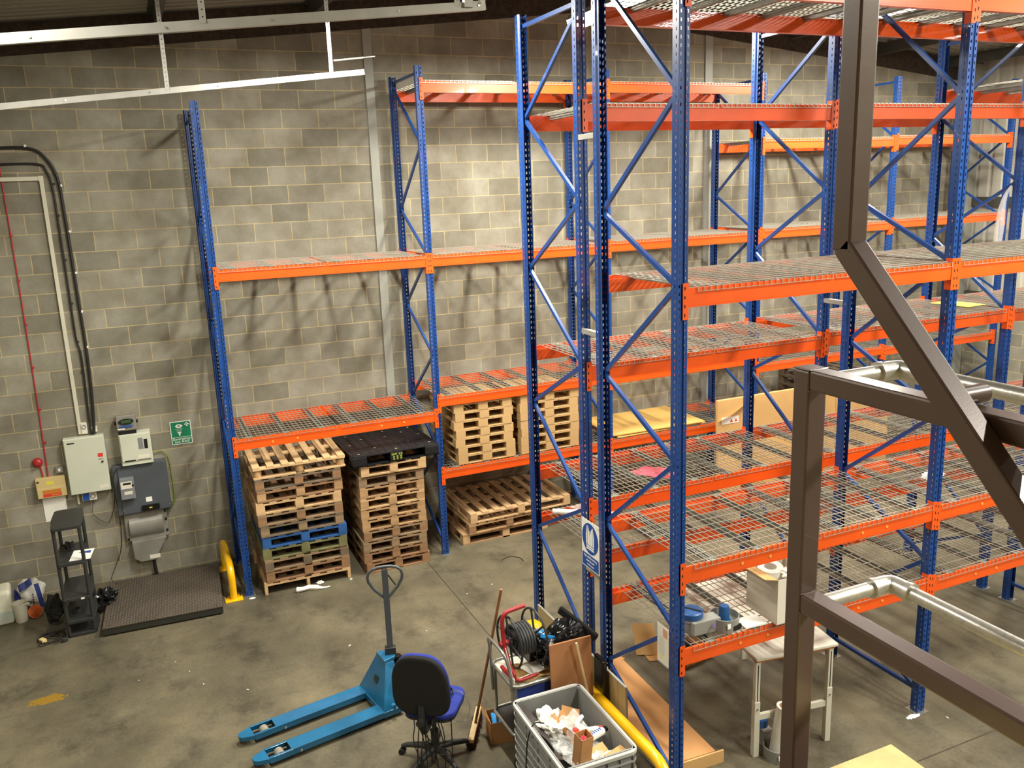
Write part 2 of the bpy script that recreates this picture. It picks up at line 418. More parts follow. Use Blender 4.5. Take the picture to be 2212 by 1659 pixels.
# cladding above the dwarf wall
c = MB(); y = 0.0; prof = []
while y > YB:
    prof += [(y, XR), (y - .16, XR), (y - .18, XR + .035), (y - .24, XR + .035)]; y -= .26
n = len(prof)
c._add([(px, py, 2.35) for py, px in prof] + [(px, py, 6.6) for py, px in prof], [(i, i + 1, n + i + 1, n + i) for i in range(n - 1)])
struct('wall_right.001', c, M['clad'], label='white profiled cladding above the side wall')
struct('trim_1', MB().bb(XR - .08, XR - .01, YB, 0, 2.35, 2.5), M['steel_dark'], label='dark steel rail at the foot of the cladding')
struct('trim_2', MB().bb(XR - .08, XR - .01, YB, 0, 4.0, 4.16), M['steel_dark'], label='dark steel rail across the cladding')
struct('trim_3', MB().bb(XR - .22, XR - .02, -.2, 0, 0, 6.4), M['steel_grey'], label='grey steel corner column')
# roof
r = MB(); y = .12; prof = []
while y > YB:
    prof += [(y, 0), (y - .09, 0), (y - .11, .03), (y - .17, .03)]; y -= .19
n = len(prof)
for xa, xb in ((XL - .2, RX), (RX, XR + .2)):
    r._add([(xa, py, roofz(xa) + dz) for py, dz in prof] + [(xb, py, roofz(xb) + dz) for py, dz in prof], [(i, i + 1, n + i + 1, n + i) for i in range(n - 1)])
struct('ceiling', r, M['roof'], label='profiled metal roof sheets')
k = 1
for x in (-2.45, -.66, 1.1, 2.9, 4.55, 5.05, 6.7, 8.5, 10.3, 11.9):
    z = roofz(x) - .005
    p = MB().bb(x - .004, x + .004, YB, 0, z - .17, z - .01); p.bb(x - .06, x, YB, 0, z - .018, z - .01); p.bb(x, x + .06, YB, 0, z - .178, z - .17)
    struct('ceiling.%03d' % k, p, M['steel_dark'], label='dark steel roof purlin'); k += 1
struct('trim_4', MB().prism([(XL, roofz(XL) - .34), (XL, roofz(XL) - .01), (RX, RZ - .01), (XR, roofz(XR) - .01), (XR, roofz(XR) - .34), (RX, RZ - .34)], 1, -.03, .0), M['foam'], label='dark foam with painted shadow gap along the wall head')  # strip paints the shadow gap under the roof into its foam colour
struct('trim_5', MB().bb(1.75, 1.86, -.025, 0, 0, 6.75), M['steel_grey'], label='grey steel column in the block wall')
struct('trim_6', MB().bb(6.93, 7.06, -.025, 0, 0, 6.85), M['steel_grey'], label='second grey steel column in the block wall')
# mezzanine the photo is taken from
struct('floor.001', MB().bb(XL, .604, YB, -9.564, 2.992, 3.03), M['chip'], label='pale chipboard deck of the mezzanine')
struct('trim_7', MB().bb(XL, .58, -9.66, -9.60, 2.72, 2.99), M['brown'], label='brown edge beam of the mezzanine')

# ------------------------------------------------------------------ pallet racking
FD = 1.10      # frame depth
def strip(mb, a, b, z0, z1, hole=None, pitch=.05):
    """steel strip from 2D point a to b (x,y), z0..z1, with punched slots"""
    a, b = V(a + (0,)), V(b + (0,)); d = b - a; L_ = d.length; d.normalize()
    P = lambda t, z: (a.x + d.x * t, a.y + d.y * t, z)
    if not hole:
        mb._add([P(0, z0), P(L_, z0), P(L_, z1), P(0, z1)], [(0, 1, 2, 3)]); return
    t0, t1, hh = hole
    mb._add([P(0, z0), P(t0, z0), P(t0, z1), P(0, z1)], [(0, 1, 2, 3)])
    mb._add([P(t1, z0), P(L_, z0), P(L_, z1), P(t1, z1)], [(0, 1, 2, 3)])
    z = z0
    while z < z1 - 1e-6:
        e = min(z + pitch - hh, z1)
        mb._add([P(t0, z), P(t1, z), P(t1, e), P(t0, e)], [(0, 1, 2, 3)])
        z += pitch
def upright_mesh(h):
    mb = MB()
    for s in (-1, 1):
        pts = [(s * .030, .085), (s * .030, .066), (s * .041, .052), (s * .041, 0.0), (s * .014, 0.0), (s * .010, .009)]
        strip(mb, pts[0], pts[1], 0, h); strip(mb, pts[1], pts[2], 0, h)
        strip(mb, pts[2], pts[3], 0, h, (.020, .030, .020)); strip(mb, pts[3], pts[4], 0, h, (.010, .021, .022)); strip(mb, pts[4], pts[5], 0, h)
    strip(mb, (-.010, .009), (.010, .009), 0, h)
    me = mb.mesh('upright', M['blue']); return me
UP = {}
def frame(label, x, yf, h, rear, front, order, group, tops=(), bottoms=()):
    root = thing('upright_frame', label, 'rack frame', (x, yf, 0), 0, group)
    if h not in UP: UP[h] = upright_mesh(h)
    for s, y in ((0, 0), (PI, FD)):
        u = obj('upright', UP[h], None, root, loc=(0, y, .006), rot=(0, 0, s))
        sd = u.modifiers.new('thickness', 'SOLIDIFY'); sd.thickness = .002; sd.offset = 0
        fp = MB().bb(-.07, .07, -.03, .11, 0, .006); fp.cyl((0, .095, .006), (0, .095, .03), .008, n=8)
        obj('foot_plate', fp, M['galv'], root, loc=(0, y, 0), rot=(0, 0, s))
    # zig zag braces: rear is y=FD-.05, front y=.05
    nodes = sorted([(z, FD - .055) for z in rear] + [(z, .055) for z in front])
    seq = []
    for z, y in nodes:
        seq.append((y, z))
    for (y0, z0), (y1, z1) in zip(seq, seq[1:]):
        if abs(y0 - y1) < .01: continue
        b = MB(); d = V((0, y1 - y0, z1 - z0)).normalized()
        b.bar((0, y0, z0), (0, y1, z1), .032, .026, up=(1, 0, 0))
        b.cyl((-.03, y0, z0), (.03, y0, z0), .006, n=8)
        obj('brace', b, M['blue'], root)
    for z in tops:
        obj('brace', MB().bar((0, .055, z), (0, FD - .055, z), .032, .026, up=(1, 0, 0)), M['blue'], root)
    bl = MB()
    for y, z in seq:
        bl.cyl((-.038, y, z), (-.028, y, z), .008, n=8); bl.cyl((.028, y, z), (.038, y, z), .008, n=8)
    obj('bolts', bl, M['bolt'], root)
    return root

BH = .13
def beam_meshes(L_):
    b = MB()
    b.prism([(0, 0), (.05, 0), (.05, BH - .028), (.018, BH - .028), (.018, BH), (0, BH)][::1], 0, 0, L_)
    # rolled groove lines on the outer face
    b.bb(0, L_, -.0012, 0, .012, .016); b.bb(0, L_, -.0012, 0, BH - .034, BH - .030)
    return b.mesh('box_section', M['orange'])
CON = None
def con_mesh():
    c = MB()
    c.bb(-.042, .004, -.006, -.002, -.080, .165)       # leg on the upright face
    c.bb(.000, .004, -.006, .055, -.080, .165)         # leg on the beam end
    c.mi = 1
    for z in (-.05, .01, .07, .13):
        c.prism([(-.030 + .009 * math.cos(a), z + .013 * math.sin(a)) for a in [PI * .5 - i * PI / 6 for i in range(7)]], 1, -.0075, -.0055)
    return c.mesh('end_connector', [M['orange'], M['dark']])
BM = {}
def beam(label, x0, x1, y, z, face, group):
    """x0,x1 frame centres; y = face plane of upright; face -1 looks to -Y, +1 to +Y"""
    global CON
    if CON is None: CON = con_mesh()
    L_ = round(x1 - x0 - .092, 3)
    if L_ not in BM: BM[L_] = beam_meshes(L_)
    root = thing('rack_beam', label, 'rack beam', ((x0 + x1) / 2, y, z), 0 if face < 0 else PI, group)
    obj('box_section', BM[L_], None, root, loc=(-L_ / 2, 0, 0))
    obj('end_connector', CON, None, root, loc=(-L_ / 2 - .004, 0, 0))
    o = obj('end_connector', CON, None, root, loc=(L_ / 2 + .004, 0, 0)); o.scale = (-1, 1, 1)
    if z < 2 and face < 0 and (y < -6 or x0 < 0):
        for x in (-.72, -.46, .46, .72): obj('stud', RIV, None, root, loc=(x * (1 if (x0 + x1) > 5 else 1.1), 0, .052))
    return root
RIV = MB().cyl((0, 0, 0), (0, -.004, 0), .012, n=14).mesh('stud', mat('pale amber plug', '#e3a04a', .5))
DK = None
DW = 1.17
def deck_parts():
    me = MB(); t = .0022
    n = 24
    for i in range(n):
        x = -DW / 2 + i * DW / (n - 1)
        me.bb(x - t, x + t, -.006, FD + .006, .002, .007)
        me.bb(x - t, x + t, -.010, -.006, -.024, .007); me.bb(x - t, x + t, FD + .006, FD + .010, -.024, .007)
    m = 11
    for j in range(m):
        y = .035 + j * (FD - .07) / (m - 1)
        me.bb(-DW / 2, DW / 2, y - t, y + t, .007, .012)
    for yy in (-.016, FD + .011):
        me.bb(-DW / 2, DW / 2, yy, yy + .004, -.027, -.023)
    a = me.mesh('wire_mesh', M['wire'])
    ch = MB(); w2 = .022
    ch.bb(-w2, w2, .052, FD - .052, -.036, -.034); ch.bb(-w2, -w2 + .002, .052, FD - .052, -.034, .0); ch.bb(w2 - .002, w2, .052, FD - .052, -.034, .0)
    ch.bb(-w2 - .008, -w2, .052, FD - .052, -.001, .001); ch.bb(w2, w2 + .008, .052, FD - .052, -.001, .001)
    for y0, y1 in ((.0, .056), (FD - .056, FD)):
        ch.bb(-.038, .038, y0, y1, -.001, .0015)
    b = ch.mesh('support_channel', M['galv_dull'])
    return a, b
def deck(label, xc, yf, ztop, group):
    global DK
    if DK is None: DK = deck_parts()
    root = thing('mesh_deck', label, 'shelf deck', (xc, yf, ztop), 0, group)
    obj('wire_mesh', DK[0], None, root)
    for dx in (-.42, 0, .42): obj('support_channel', DK[1], None, root, loc=(dx, 0, 0))
    return root

XA = [-.42, 2.055, 4.53, 7.02, 9.55, 12.1]
XB = [2.09, 4.63, 7.16, 9.68]
YA, YBk, YC = -1.235, -5.06, -6.40     # front face planes
frames = {}
ORD = ['first', 'second', 'third', 'fourth', 'fifth', 'sixth']
fr_rear = [.66, 1.94, 3.17, 4.40]; fr_front = [.15, 1.40, 2.64, 3.86, 5.16]
names = ['wall rack', 'middle rack', 'near rack']
for i, x in enumerate(XA):
    h = 5.62 if i == 0 else 6.02
    rr = fr_rear + ([] if i == 0 else [5.88])
    frame('%s blue upright frame from the left in the rack against the block wall' % ORD[i].capitalize() if i else 'shorter blue upright frame at the left end of the wall rack beside yellow hoop',
          x, YA, h, rr, fr_front, 0, 'upright frames of the wall rack', tops=(5.5,) if i == 0 else (5.95,))
for i, x in enumerate(XB):
    frame('%s blue upright frame from the left in the middle rack row' % ORD[i].capitalize(),
          x, YBk, 6.05, [.15, 1.39, 2.65, 3.9, 5.2], [.64, 1.91, 3.17, 4.5, 5.9], 0, 'upright frames of the middle rack', tops=(5.96,))
for i, x in enumerate(XB[:3]):
    frame('%s blue upright frame from the left in the nearest rack row' % ORD[i].capitalize(),
          x, YC, 6.45, [.66, 1.92, 3.17, 4.42, 6.05], [.2, 1.42, 2.7, 3.94, 5.18], 0, 'upright frames of the near rack', tops=(.2,))
LV = ['lowest', 'second', 'third', 'fourth', 'fifth']
BAY = ['first', 'second', 'third', 'fourth', 'fifth']
def bays(row, XS, yf, levels, skip=()):
    for b, lv in levels.items():
        x0, x1 = XS[b], XS[b + 1]
        for k, z in enumerate(lv):
            ln = 'top' if k == len(lv) - 1 else LV[k]
            where = '%s level, %s bay of the %s' % (ln, BAY[b], row)
            beam('front orange beam of the ' + where, x0, x1, yf, z, -1, 'orange beams of the ' + row)
            beam('rear orange beam of the ' + where, x0, x1, yf + FD, z, 1, 'orange beams of the ' + row)
            cx = (x0 + x1) / 2; gap = .0 if (b + k) % 2 else .03
            offs = (-DW / 2 - .015 - gap, DW / 2 + .015)
            if row == 'middle rack' and b == 0: offs = (-DW / 2 + .0, DW / 2 + .035)
            if row == 'near rack' and b == 0: offs = (-DW / 2 + .02, DW / 2 + .05)
            for nm, dx in zip(('left', 'right'), offs):
                if dx > 0 and dx + DW / 2 > (x1 - x0) / 2 - .05: dx = (x1 - x0) / 2 - .055 - DW / 2
                deck('%s wire deck of the ' % nm + where, cx + dx, yf, z + BH, 'wire decks of the ' + row)
bays('wall rack', XA, YA, {0: [1.80, 3.73], 1: [1.03, 1.98, 3.73, 5.73], 2: [1.03, 1.96, 3.75, 5.75], 3: [1.03, 1.82, 3.78, 5.02], 4: [1.80, 3.80, 5.04]})
bays('middle rack', XB, YBk, {0: [1.38, 1.86, 3.04, 5.10], 1: [1.38, 1.86, 3.06, 5.11], 2: [1.86, 3.05, 5.36]})
bays('near rack', XB, YC, {0: [1.15, 1.80, 3.80, 5.75], 1: [1.14, 1.79, 3.80, 5.76]})
# row spacers between the back-to-back frames
for i, (x, z) in enumerate([(XB[0], 1.40), (XB[0], 3.47), (XB[0], 4.98), (XB[1], 3.50), (XB[1], 1.5)]):
    s_ = MB().bb(-.02, .02, -.25, .01, -.02, .02)
    o = obj('row_spacer', s_, M['zinc_bright'], loc=(x - .02, YBk + .0, z), bevel=.002)
    tag(o, 'short galvanised spacer joining back-to-back uprights, %s of the %s frame pair' % (['lowest', 'middle', 'topmost', 'upper', 'lower'][i], 'left end' if i < 3 else 'second'), 'spacer', 'row spacers')

# ------------------------------------------------------------------ pallets
def pallet(label, w, d, h, mt, mb_, loc, rot, group, boards=7, block_r=False, solid=False, gap=.45, bottom=True, bw_=None):
    root = thing('wooden_pallet', label, 'pallet', loc, rot, group)
    t = .018 if h > .125 else .009
    BW = bw_ or (.13 if solid else .10)
    top = MB(); n = boards; bw = d / n
    # boards run across x (front edge visible) ; stringers run along y
    wbd = (w * (1 - gap * .6)) / n
    for i in range(n):
        x = -w / 2 + wbd / 2 + i * (w - wbd) / (n - 1)
        top.box((x, 0, h - t / 2), (wbd, d, t), (0, 0, random.uniform(-.004, .004)))
    obj('deck_boards', top, mt, root)
    for y in (-d / 2 + .05, 0, d / 2 - .05): obj('cross_board', MB().box((0, y, h - t * 1.5), (w, .10, t)), mt, root)
    hb = h - 2 * t - (t if bottom else 0)
    for i, x in enumerate((-w / 2 + BW / 2, 0, w / 2 - BW / 2)):
        for j, y in enumerate((-d / 2 + .06, 0, d / 2 - .06)):
            b = MB(); zc = (t if bottom else 0) + hb / 2
            if block_r: b.cyl((x, y, zc - hb / 2), (x, y, zc + hb / 2), .05, n=14)
            else: b.box((x, y, zc), (BW, .12, hb))
            obj('block', b, mb_, root)
    if bottom:
        bt = MB()
        for x in (-w / 2 + BW / 2, 0, w / 2 - BW / 2): bt.box((x, 0, t / 2), (BW, d, t))
        bt.bb(-w / 2 + BW, w / 2 - BW, -d / 2, -d / 2 + .09, 0, t); bt.bb(-w / 2 + BW, w / 2 - BW, d / 2 - .09, d / 2, 0, t)
        obj('base_boards', bt, mt, root)
    return root
W_ = M
G1 = 'pallets in the tall stack beside the left rack frame'
names1 = ['lowest', 'second from bottom', 'third from bottom', 'fourth from bottom', 'blue painted, fifth from bottom', 'sixth from bottom', 'seventh from bottom', 'bright tan, eighth from bottom', 'ninth from bottom', 'tenth from bottom', 'topmost']
m1 = [('w2', 'w2', 0), ('w4', 'w4', .02), ('w3', 'w6', 0), ('w5', 'w5', .01), ('wblue', 'wblue', .02), ('w6', 'w3', -.01), ('w3', 'w4', -.02), ('w2', 'w2', -.03), ('w4', 'w1', -.01), ('w6', 'w4', -.01), ('w2', 'w1', .02)]
z = 0
lab1 = ['pale thin-legged pallet at the foot of the left stack', 'reddish brown pallet, second from bottom of the left stack', 'weathered grey pallet, third from bottom of the left stack',
        'mossy green pallet below the blue one in the left stack', 'blue painted pallet in the left stack', 'dark weathered pallet resting on the blue one in the left stack', 'grey brown pallet two above the blue one in the left stack',
        'bright tan pallet in the upper half of the left stack', 'brown pallet just above the bright tan one in the left stack', 'dark pallet second from the top of the left stack', 'light slatted pallet with round blocks topping the left stack']
for i, (a, b, dx) in enumerate(m1):
    h = .143
    pallet(lab1[i], {0: 1.03, 10: 1.07, 5: .98}.get(i, 1.0), 1.12, h, M[a], M[b], (.275 + dx + random.uniform(-.008, .008), -.745, z), (0, 0, random.uniform(-.012, .012)), G1, boards=7 if i in (3, 9, 10, 7) else 6,
           block_r=(i == 10), gap=.75 if i in (3, 9, 10) else .7, bw_=.035 if i == 0 else None, bottom=i != 0)
    z += h + .0008
G2 = 'pallets in the stack under the black plastic pallet'
z = 0
lab2 = ['reddish pallet at the foot of the right stack', 'brown pallet second from bottom in the stack under the black plastic pallet', 'weathered pallet third from bottom in the stack under the black plastic pallet',
        'grey brown pallet fourth from bottom in the stack under the black plastic pallet', 'tan pallet fifth from bottom in the stack under the black plastic pallet', 'tan pallet sixth from bottom in the stack under the black plastic pallet',
        'tan pallet seventh from bottom in the stack under the black plastic pallet', 'tan pallet eighth from bottom in the stack under the black plastic pallet', 'weathered pallet ninth from bottom in the stack under the black plastic pallet', 'pale new pallet directly under the black plastic pallet']
m2 = ['w4', 'w4', 'w3', 'w3', 'w1', 'w1', 'w2', 'w1', 'w3', 'w2']
for i in range(10):
    h = .1405
    last = i == 9
    pallet(lab2[i], .82, 1.15, h, M[m2[i]], M[['w4', 'w4', 'w3', 'w4', 'w1', 'w1', 'w1', 'w1', 'w3', 'w2'][i]], (1.385 + (.03 if last else random.uniform(-.012, .012)), -.755 - (.02 if last else 0), z), (0, 0, random.uniform(-.01, .01)), G2, boards=5, gap=.95, bottom=True)
    z += h + .0006
ZP = z
# black plastic pallet
bp = thing('plastic_pallet', 'black plastic pallet lying on top of the right pallet stack', 'pallet', (1.44, -.86, ZP), .025)
t_ = MB(); t_.bb(-.55, .55, -.5, .5, .118, .132)
for x in [i * .1 - .5 for i in range(11)]: t_.bb(x - .006, x + .006, -.49, .49, .132, .137)
for y in [i * .1 - .45 for i in range(10)]: t_.bb(-.54, .54, y - .006, y + .006, .132, .137)
t_.bb(-.55, .55, -.5, -.48, .132, .14); t_.bb(-.55, .55, .48, .5, .132, .14); t_.bb(-.55, -.53, -.5, .5, .132, .14); t_.bb(.53, .55, -.5, .5, .132, .14)
obj('deck', t_, M['bplastic'], bp, bevel=.002)
for i, x in enumerate((-.46, 0, .46)):
    for j, y in enumerate((-.42, 0, .42)):
        obj('block', MB().bb(x - .09 if i != 1 else x - .08, x + .09 if i != 1 else x + .08, y - .08, y + .08, .012, .118), M['bplastic'], bp, bevel=.006)
bs = MB()
for x in (-.46, 0, .46): bs.bb(x - .09, x + .09, -.5, .5, 0, .012)
for y in (-.42, 0, .42): bs.bb(-.55, .55, y - .08, y + .08, 0, .012)
obj('base', bs, M['bplastic'], bp)
studs = MB()
for x, y in ((-.45, -.42), (-.2, -.25), (.02, -.42), (.25, -.2), (.47, -.38), (-.45, .0), (-.25, .2), (.05, .15), (.3, .25), (.47, .05), (-.4, .42), (.1, .42), (.45, .42)):
    studs.cyl((x, y, .137), (x, y, .1395), .016, n=10)
obj('grip_stud', studs, M['wheelgrey'], bp)
text('lettering', 'DNP', .034, M['greenprint'], bp, (-.03, -.502, .092), (PI / 2, 0, 0))
pr = MB()
for r_, zz in enumerate((.092, .062, .034)):
    for q_ in range(2 if r_ == 0 else 3):
        x0 = (.028 if r_ == 0 else -.045) + q_ * (.027 if r_ == 0 else .045)
        for k_ in range(3): pr.bb(x0, x0 + .02, -.5012, -.5, zz - .010 + k_ * .008, zz - .007 + k_ * .008)
        pr.bb(x0 + .008, x0 + .011, -.5012, -.5, zz - .011, zz + .011)
obj('printed_characters', pr, M['greenprint'], bp)

# pressed tan pallets on the lowest deck of bay 2
ztop = 1.03 + BH + .012
for s_, (xc, n_, hh) in enumerate(((2.68, 7, .113), (3.62, 7, .113))):
    for i in range(n_):
        side = ['left', 'right'][s_]
        nm = ['lowest', 'second', 'third', 'fourth', 'fifth', 'sixth', 'topmost'][i]
        pallet('smooth tan pallet, %s from the bottom of the %s stack inside the wall rack' % (nm, side) if i not in (0, 6) else 'smooth tan pallet, %s of the %s stack inside the wall rack' % (nm, side),
               .80 if s_ == 0 else .86, .98, hh, M['kraft'], M['kraft'], (xc + (random.uniform(-.01, .01) if i > 1 else .025 * (s_ == 0)), -.72, ztop + i * (hh + .001)), (0, 0, random.uniform(-.01, .01)),
               'tan pallets stacked on the wall rack', boards=3, solid=True, gap=.05)
# three pallets on the floor below
GF = 'pallets on the floor under the wall rack'
pallet('lowest pallet on the floor beneath the tan pallet stacks', 1.25, 1.0, .145, M['w1'], M['w2'], (2.98, -.58, 0), (0, 0, 0), GF, boards=9, gap=.4)
pallet('middle pallet of the three on the floor beneath the tan stacks', 1.2, 1.0, .145, M['w1'], M['w4'], (3.02, -.6, .146), (0, 0, .03), GF, boards=9, gap=.4)
pl = pallet('large slatted pallet with wide gaps, top of the three on the floor', 1.5, 1.05, .14, M['w2'], M['w2'], (3.2, -.58, .305), (0, 0, .0), GF, boards=9, gap=.75)
pl.rotation_euler = (.02, -.0, .02)
for i in range(3):
    pallet('dark pallet behind the standing cardboard, %s of three in the fourth bay' % ['lowest', 'middle', 'topmost'][i], 1.0, 1.0, .14, M['w6'], M['w6'], (8.85, -.7, 1.03 + BH + .012 + i * .141), (0, 0, .02 * i), 'dark pallets in the fourth bay', boards=6, gap=.8)
# mdf sheets
for i, (x, y, rz) in enumerate(((5.40, -.70, .02), (5.42, -.66, .0), (5.36, -.70, -.03))):
    o = obj('fibreboard_sheet', MB().box((0, 0, .006), (1.48, 1.02, .012)), M['mdf'], loc=(x, y, ztop + .001 + i * .013), rot=(0, 0, rz))
    tag(o, ['bottom', 'middle', 'top'][i] + ' thin tan fibreboard sheet of the pile lying on the wall rack', 'board', 'fibreboard sheets')
# large standing cardboard
cb = thing('cardboard_sheet', 'large folded cardboard carton standing upright in front of the wall rack', 'cardboard', (7.25, -1.52, 0), (-.03, 0, 0))
obj('panel', MB().bb(-1.1, 1.1, 0, .05, .0, 1.56), M['card2'], cb, bevel=.006)
obj('torn_flap', MB().sheet((-1.08, -.004, 1.25), (.62, 0, .26), (0, -.03, .02), 8, 2, lambda a, b: .01 * math.sin(a * 5), .003), M['card2'], cb)
sh = MB().bb(-1.03, -.73, -.003, 0, 1.20, 1.30); obj('handling_label', sh, M['white'], cb, label='white label with red marks')
rd = MB()
for x in (-.86, -.78): rd.prism([(x - .025, 1.22), (x + .025, 1.22), (x, 1.27)], 1, -.005, -.003)
obj('handling_mark', rd, M['redbright'], cb)
tag(obj('cardboard_sheet', MB().bb(-.55, .55, 0, .03, 0, 1.36), M['card2'], loc=(8.98, -1.44, 0), rot=(-.03, 0, 0), bevel=.004), 'plain cardboard sheet standing right of the labelled carton', 'cardboard')
tag(obj('timber_plank', MB().bb(-.5, .5, -.05, .05, 0, .02), M['w2'], loc=(7.2, -1.9, .0), rot=(0, 0, -.4)), 'pale timber plank on the floor before the standing carton', 'plank')

# ------------------------------------------------------------------ things on the wall
def wb(name, label, cat, x0, x1, z0, z1, dpt, m, bevel=.004, y0=0):
    root = thing(name, label, cat, ((x0 + x1) / 2, y0, z0))
    w = x1 - x0
    obj('case', MB().bb(-w / 2, w / 2, -dpt, 0, 0, z1 - z0), m, root, bevel=bevel)
    return root, w
R0 = (PI / 2, 0, 0)
r_, w_ = wb('distribution_board', 'tall pale grey electrical cabinet left of the meter board', 'electrical cabinet', -2.22, -1.78, 1.23, 1.92, .10, M['panel'])
obj('door', MB().bb(-.212, .212, -.118, -.10, .008, .682), M['panel'], r_, bevel=.003)
obj('lock', MB().cyl((.17, -.118, .37), (.17, -.128, .37), .012, n=12), M['dark'], r_)
obj('warning_label', MB().bb(.13, .185, -.1195, -.118, .43, .475), M['redbright'], r_, label='red warning label')
obj('rating_label', MB().bb(.10, .20, -.1195, -.118, .04, .08), M['offwhite'], r_)
obj('name_plate', MB().bb(-.18, -.10, -.1195, -.118, .63, .645), M['dark'], r_)
obj('handwriting', MB().bb(.13, .185, -.1193, -.118, .40, .405), M['dark'], r_)
r_, w_ = wb('fire_alarm_panel', 'beige fire alarm panel with amber and red strip on the wall', 'alarm panel', -2.57, -2.26, 1.235, 1.48, .07, M['beige'])
obj('cover', MB().bb(-.15, .15, -.078, -.07, .005, .12), M['beige'], r_, bevel=.002)
obj('display_strip', MB().bb(-.095, .10, -.0795, -.078, .05, .10), M['orangeprint'], r_)
rs = MB().bb(-.095, .10, -.0795, -.078, .015, .05); obj('control_strip', rs, M['redbright'], r_)
lt = MB()
for i in range(5): lt.bb(.0 + i * .018, .010 + i * .018, -.081, -.0795, .028, .036)
obj('indicator', lt, M['yellowlabel'], r_)
obj('sticker', MB().bb(-.045, .035, -.0715, -.07, .16, .20), M['yellowlabel'], r_)
obj('badge', MB().bb(-.145, -.12, -.0715, -.07, .195, .215), M['dark'], r_)
tag(obj('notice_sheet', MB().bb(-2.535, -2.29, -.006, -.001, .92, 1.22), M['white']), 'blank white card hanging below the beige alarm panel', 'paper')
r_ = thing('sounder', 'round red alarm sounder on the wall', 'alarm sounder', (-2.52, 0, 1.67))
obj('base', MB().cyl((0, 0, 0), (0, -.03, 0), .055, n=24), M['red'], r_); obj('horn', MB().lathe([(.05, 0), (.045, .02), (.03, .028), (.02, .05), (0, .052)], (0, -.03, 0), 20, Euler((PI / 2, 0, 0)).to_matrix()), M['red'], r_)
obj('drop_pipe', MB().cyl((.02, -.012, -.05), (.035, -.012, -.185), .008, n=8), M['cablered'], r_)
r_, w_ = wb('isolator_switch', 'small grey switch box above the beige alarm panel', 'switch', -2.345, -2.265, 1.515, 1.59, .05, M['wallbox'])
obj('rocker', MB().bb(-.012, .012, -.056, -.05, .02, .055), M['white'], r_)
r_, w_ = wb('meter_box', 'small pale grey enclosure with lock slot above the slate meter board', 'electrical cabinet', -1.62, -1.27, 1.51, 1.90, .16, M['panel'])
obj('lid', MB().bb(-.165, .165, -.172, -.16, .05, .38), M['panel'], r_, bevel=.003)
obj('slot', MB().bb(.095, .135, -.1735, -.172, .19, .31), M['dark'], r_)
obj('label', MB().bb(.03, .085, -.1735, -.172, .19, .33), M['meter'], r_); obj('label', MB().bb(.01, .14, -.1735, -.172, .075, .115), M['offwhite'], r_)
lb = MB().bb(-.14, -.02, -.1735, -.172, .052, .068); lb.bb(.0, .15, -.1735, -.172, .057, .063); obj('name_plate', lb, M['dark'], r_)
r_, w_ = wb('meter_board', 'large slate grey board carrying the electricity meter', 'electrical cabinet', -1.74, -1.13, .875, 1.505, .10, M['slate'])
obj('front_plate', MB().bb(-.25, .30, -.115, -.10, .01, .62), M['slate'], r_, bevel=.003)
sc_ = MB()
for x, z in ((-.24, .6), (.28, .6), (.28, .06), (-.24, .06)): sc_.cyl((x, -.115, z), (x, -.119, z), .007, n=8)
obj('screw', sc_, M['bolt'], r_)
obj('label', MB().bb(.02, .09, -.1165, -.115, .13, .19), M['white'], r_)
fu = obj('fuse_carrier', MB().bb(-.035, .165, -.15, -.115, .03, .095), M['blackgloss'], r_, bevel=.005); obj('label', MB().bb(.045, .08, -.152, -.15, .055, .07), M['yellowlabel'], fu)
r_, w_ = wb('electricity_meter', 'grey electricity meter mounted on the slate board', 'meter', -1.68, -1.52, 1.10, 1.36, .08, M['meter'], y0=-.115)
obj('face_plate', MB().bb(-.07, .055, -.083, -.08, .135, .225), M['offwhite'], r_); obj('display', MB().bb(-.045, .045, -.0845, -.083, .185, .21), M['lcd'], r_)
obj('button', MB().cyl((.065, -.08, .17), (.065, -.088, .17), .012, n=12), M['dark'], r_); obj('label', MB().bb(-.04, .05, -.0815, -.08, .06, .10), M['offwhite'], r_)
r_, w_ = wb('service_cutout', 'grey cast service head with bulging cover below the slate board', 'electrical cabinet', -1.69, -1.20, .51, .865, .06, M['cutout'])
cv = MB(); n_ = 10
cv.prism([(-.06 - .055 * math.sin(PI * i / n_) ** .6, .05 + .24 * i / n_) for i in range(n_ + 1)] , 0, -.20, .19)
obj('bulged_cover', cv, M['cutout'], r_, bevel=.004)
lg = MB()
for x, z in ((-.225, .03), (.225, .33), (.225, .22), (.225, .07)): lg.bb(x - .012, x + .012, -.068, -.06, z - .015, z + .015)
obj('lug', lg, M['dark'], r_)
r_ = thing('cable_gland_box', 'tapered grey cable box under the service head', 'electrical cabinet', (-1.44, 0, .24))
obj('case', MB().prism([(-.20, .27), (.20, .27), (.04, 0), (-.12, .0), (-.19, .05)], 1, -.12, 0), M['cutout'], r_, bevel=.004)
obj('label', MB().bb(-.02, .10, -.123, -.12, .02, .07), M['offwhite'], r_)
obj('supply_cable', MB().tube([(0.02, -.05, .0), (.02, -.05, -.12), (.03, -.05, -.24)], .022, 10), M['cableblack'], r_)
r_ = thing('scale_indicator', 'grey weighing display with green screen on top of the wall box', 'weighing display', (-1.515, -.09, 1.935))
obj('bracket', MB().bb(-.10, .10, -.07, .09, -.03, .02), M['dark'], r_)
hs = obj('housing', MB().bb(-.11, .11, -.08, .08, .0, .19), M['wallbox'], r_, bevel=.012, rot=(-.15, 0, 0))
el = MB(); el.lathe([(.0, .004), (.085, .004), (.085, 0)], (0, 0, 0), 28, Euler((PI / 2, 0, 0)).to_matrix())
e_ = obj('bezel', el, M['dark'], r_, loc=(0, -.075, .125), rot=(-.15, 0, 0)); e_.scale = (1, 1, .42)
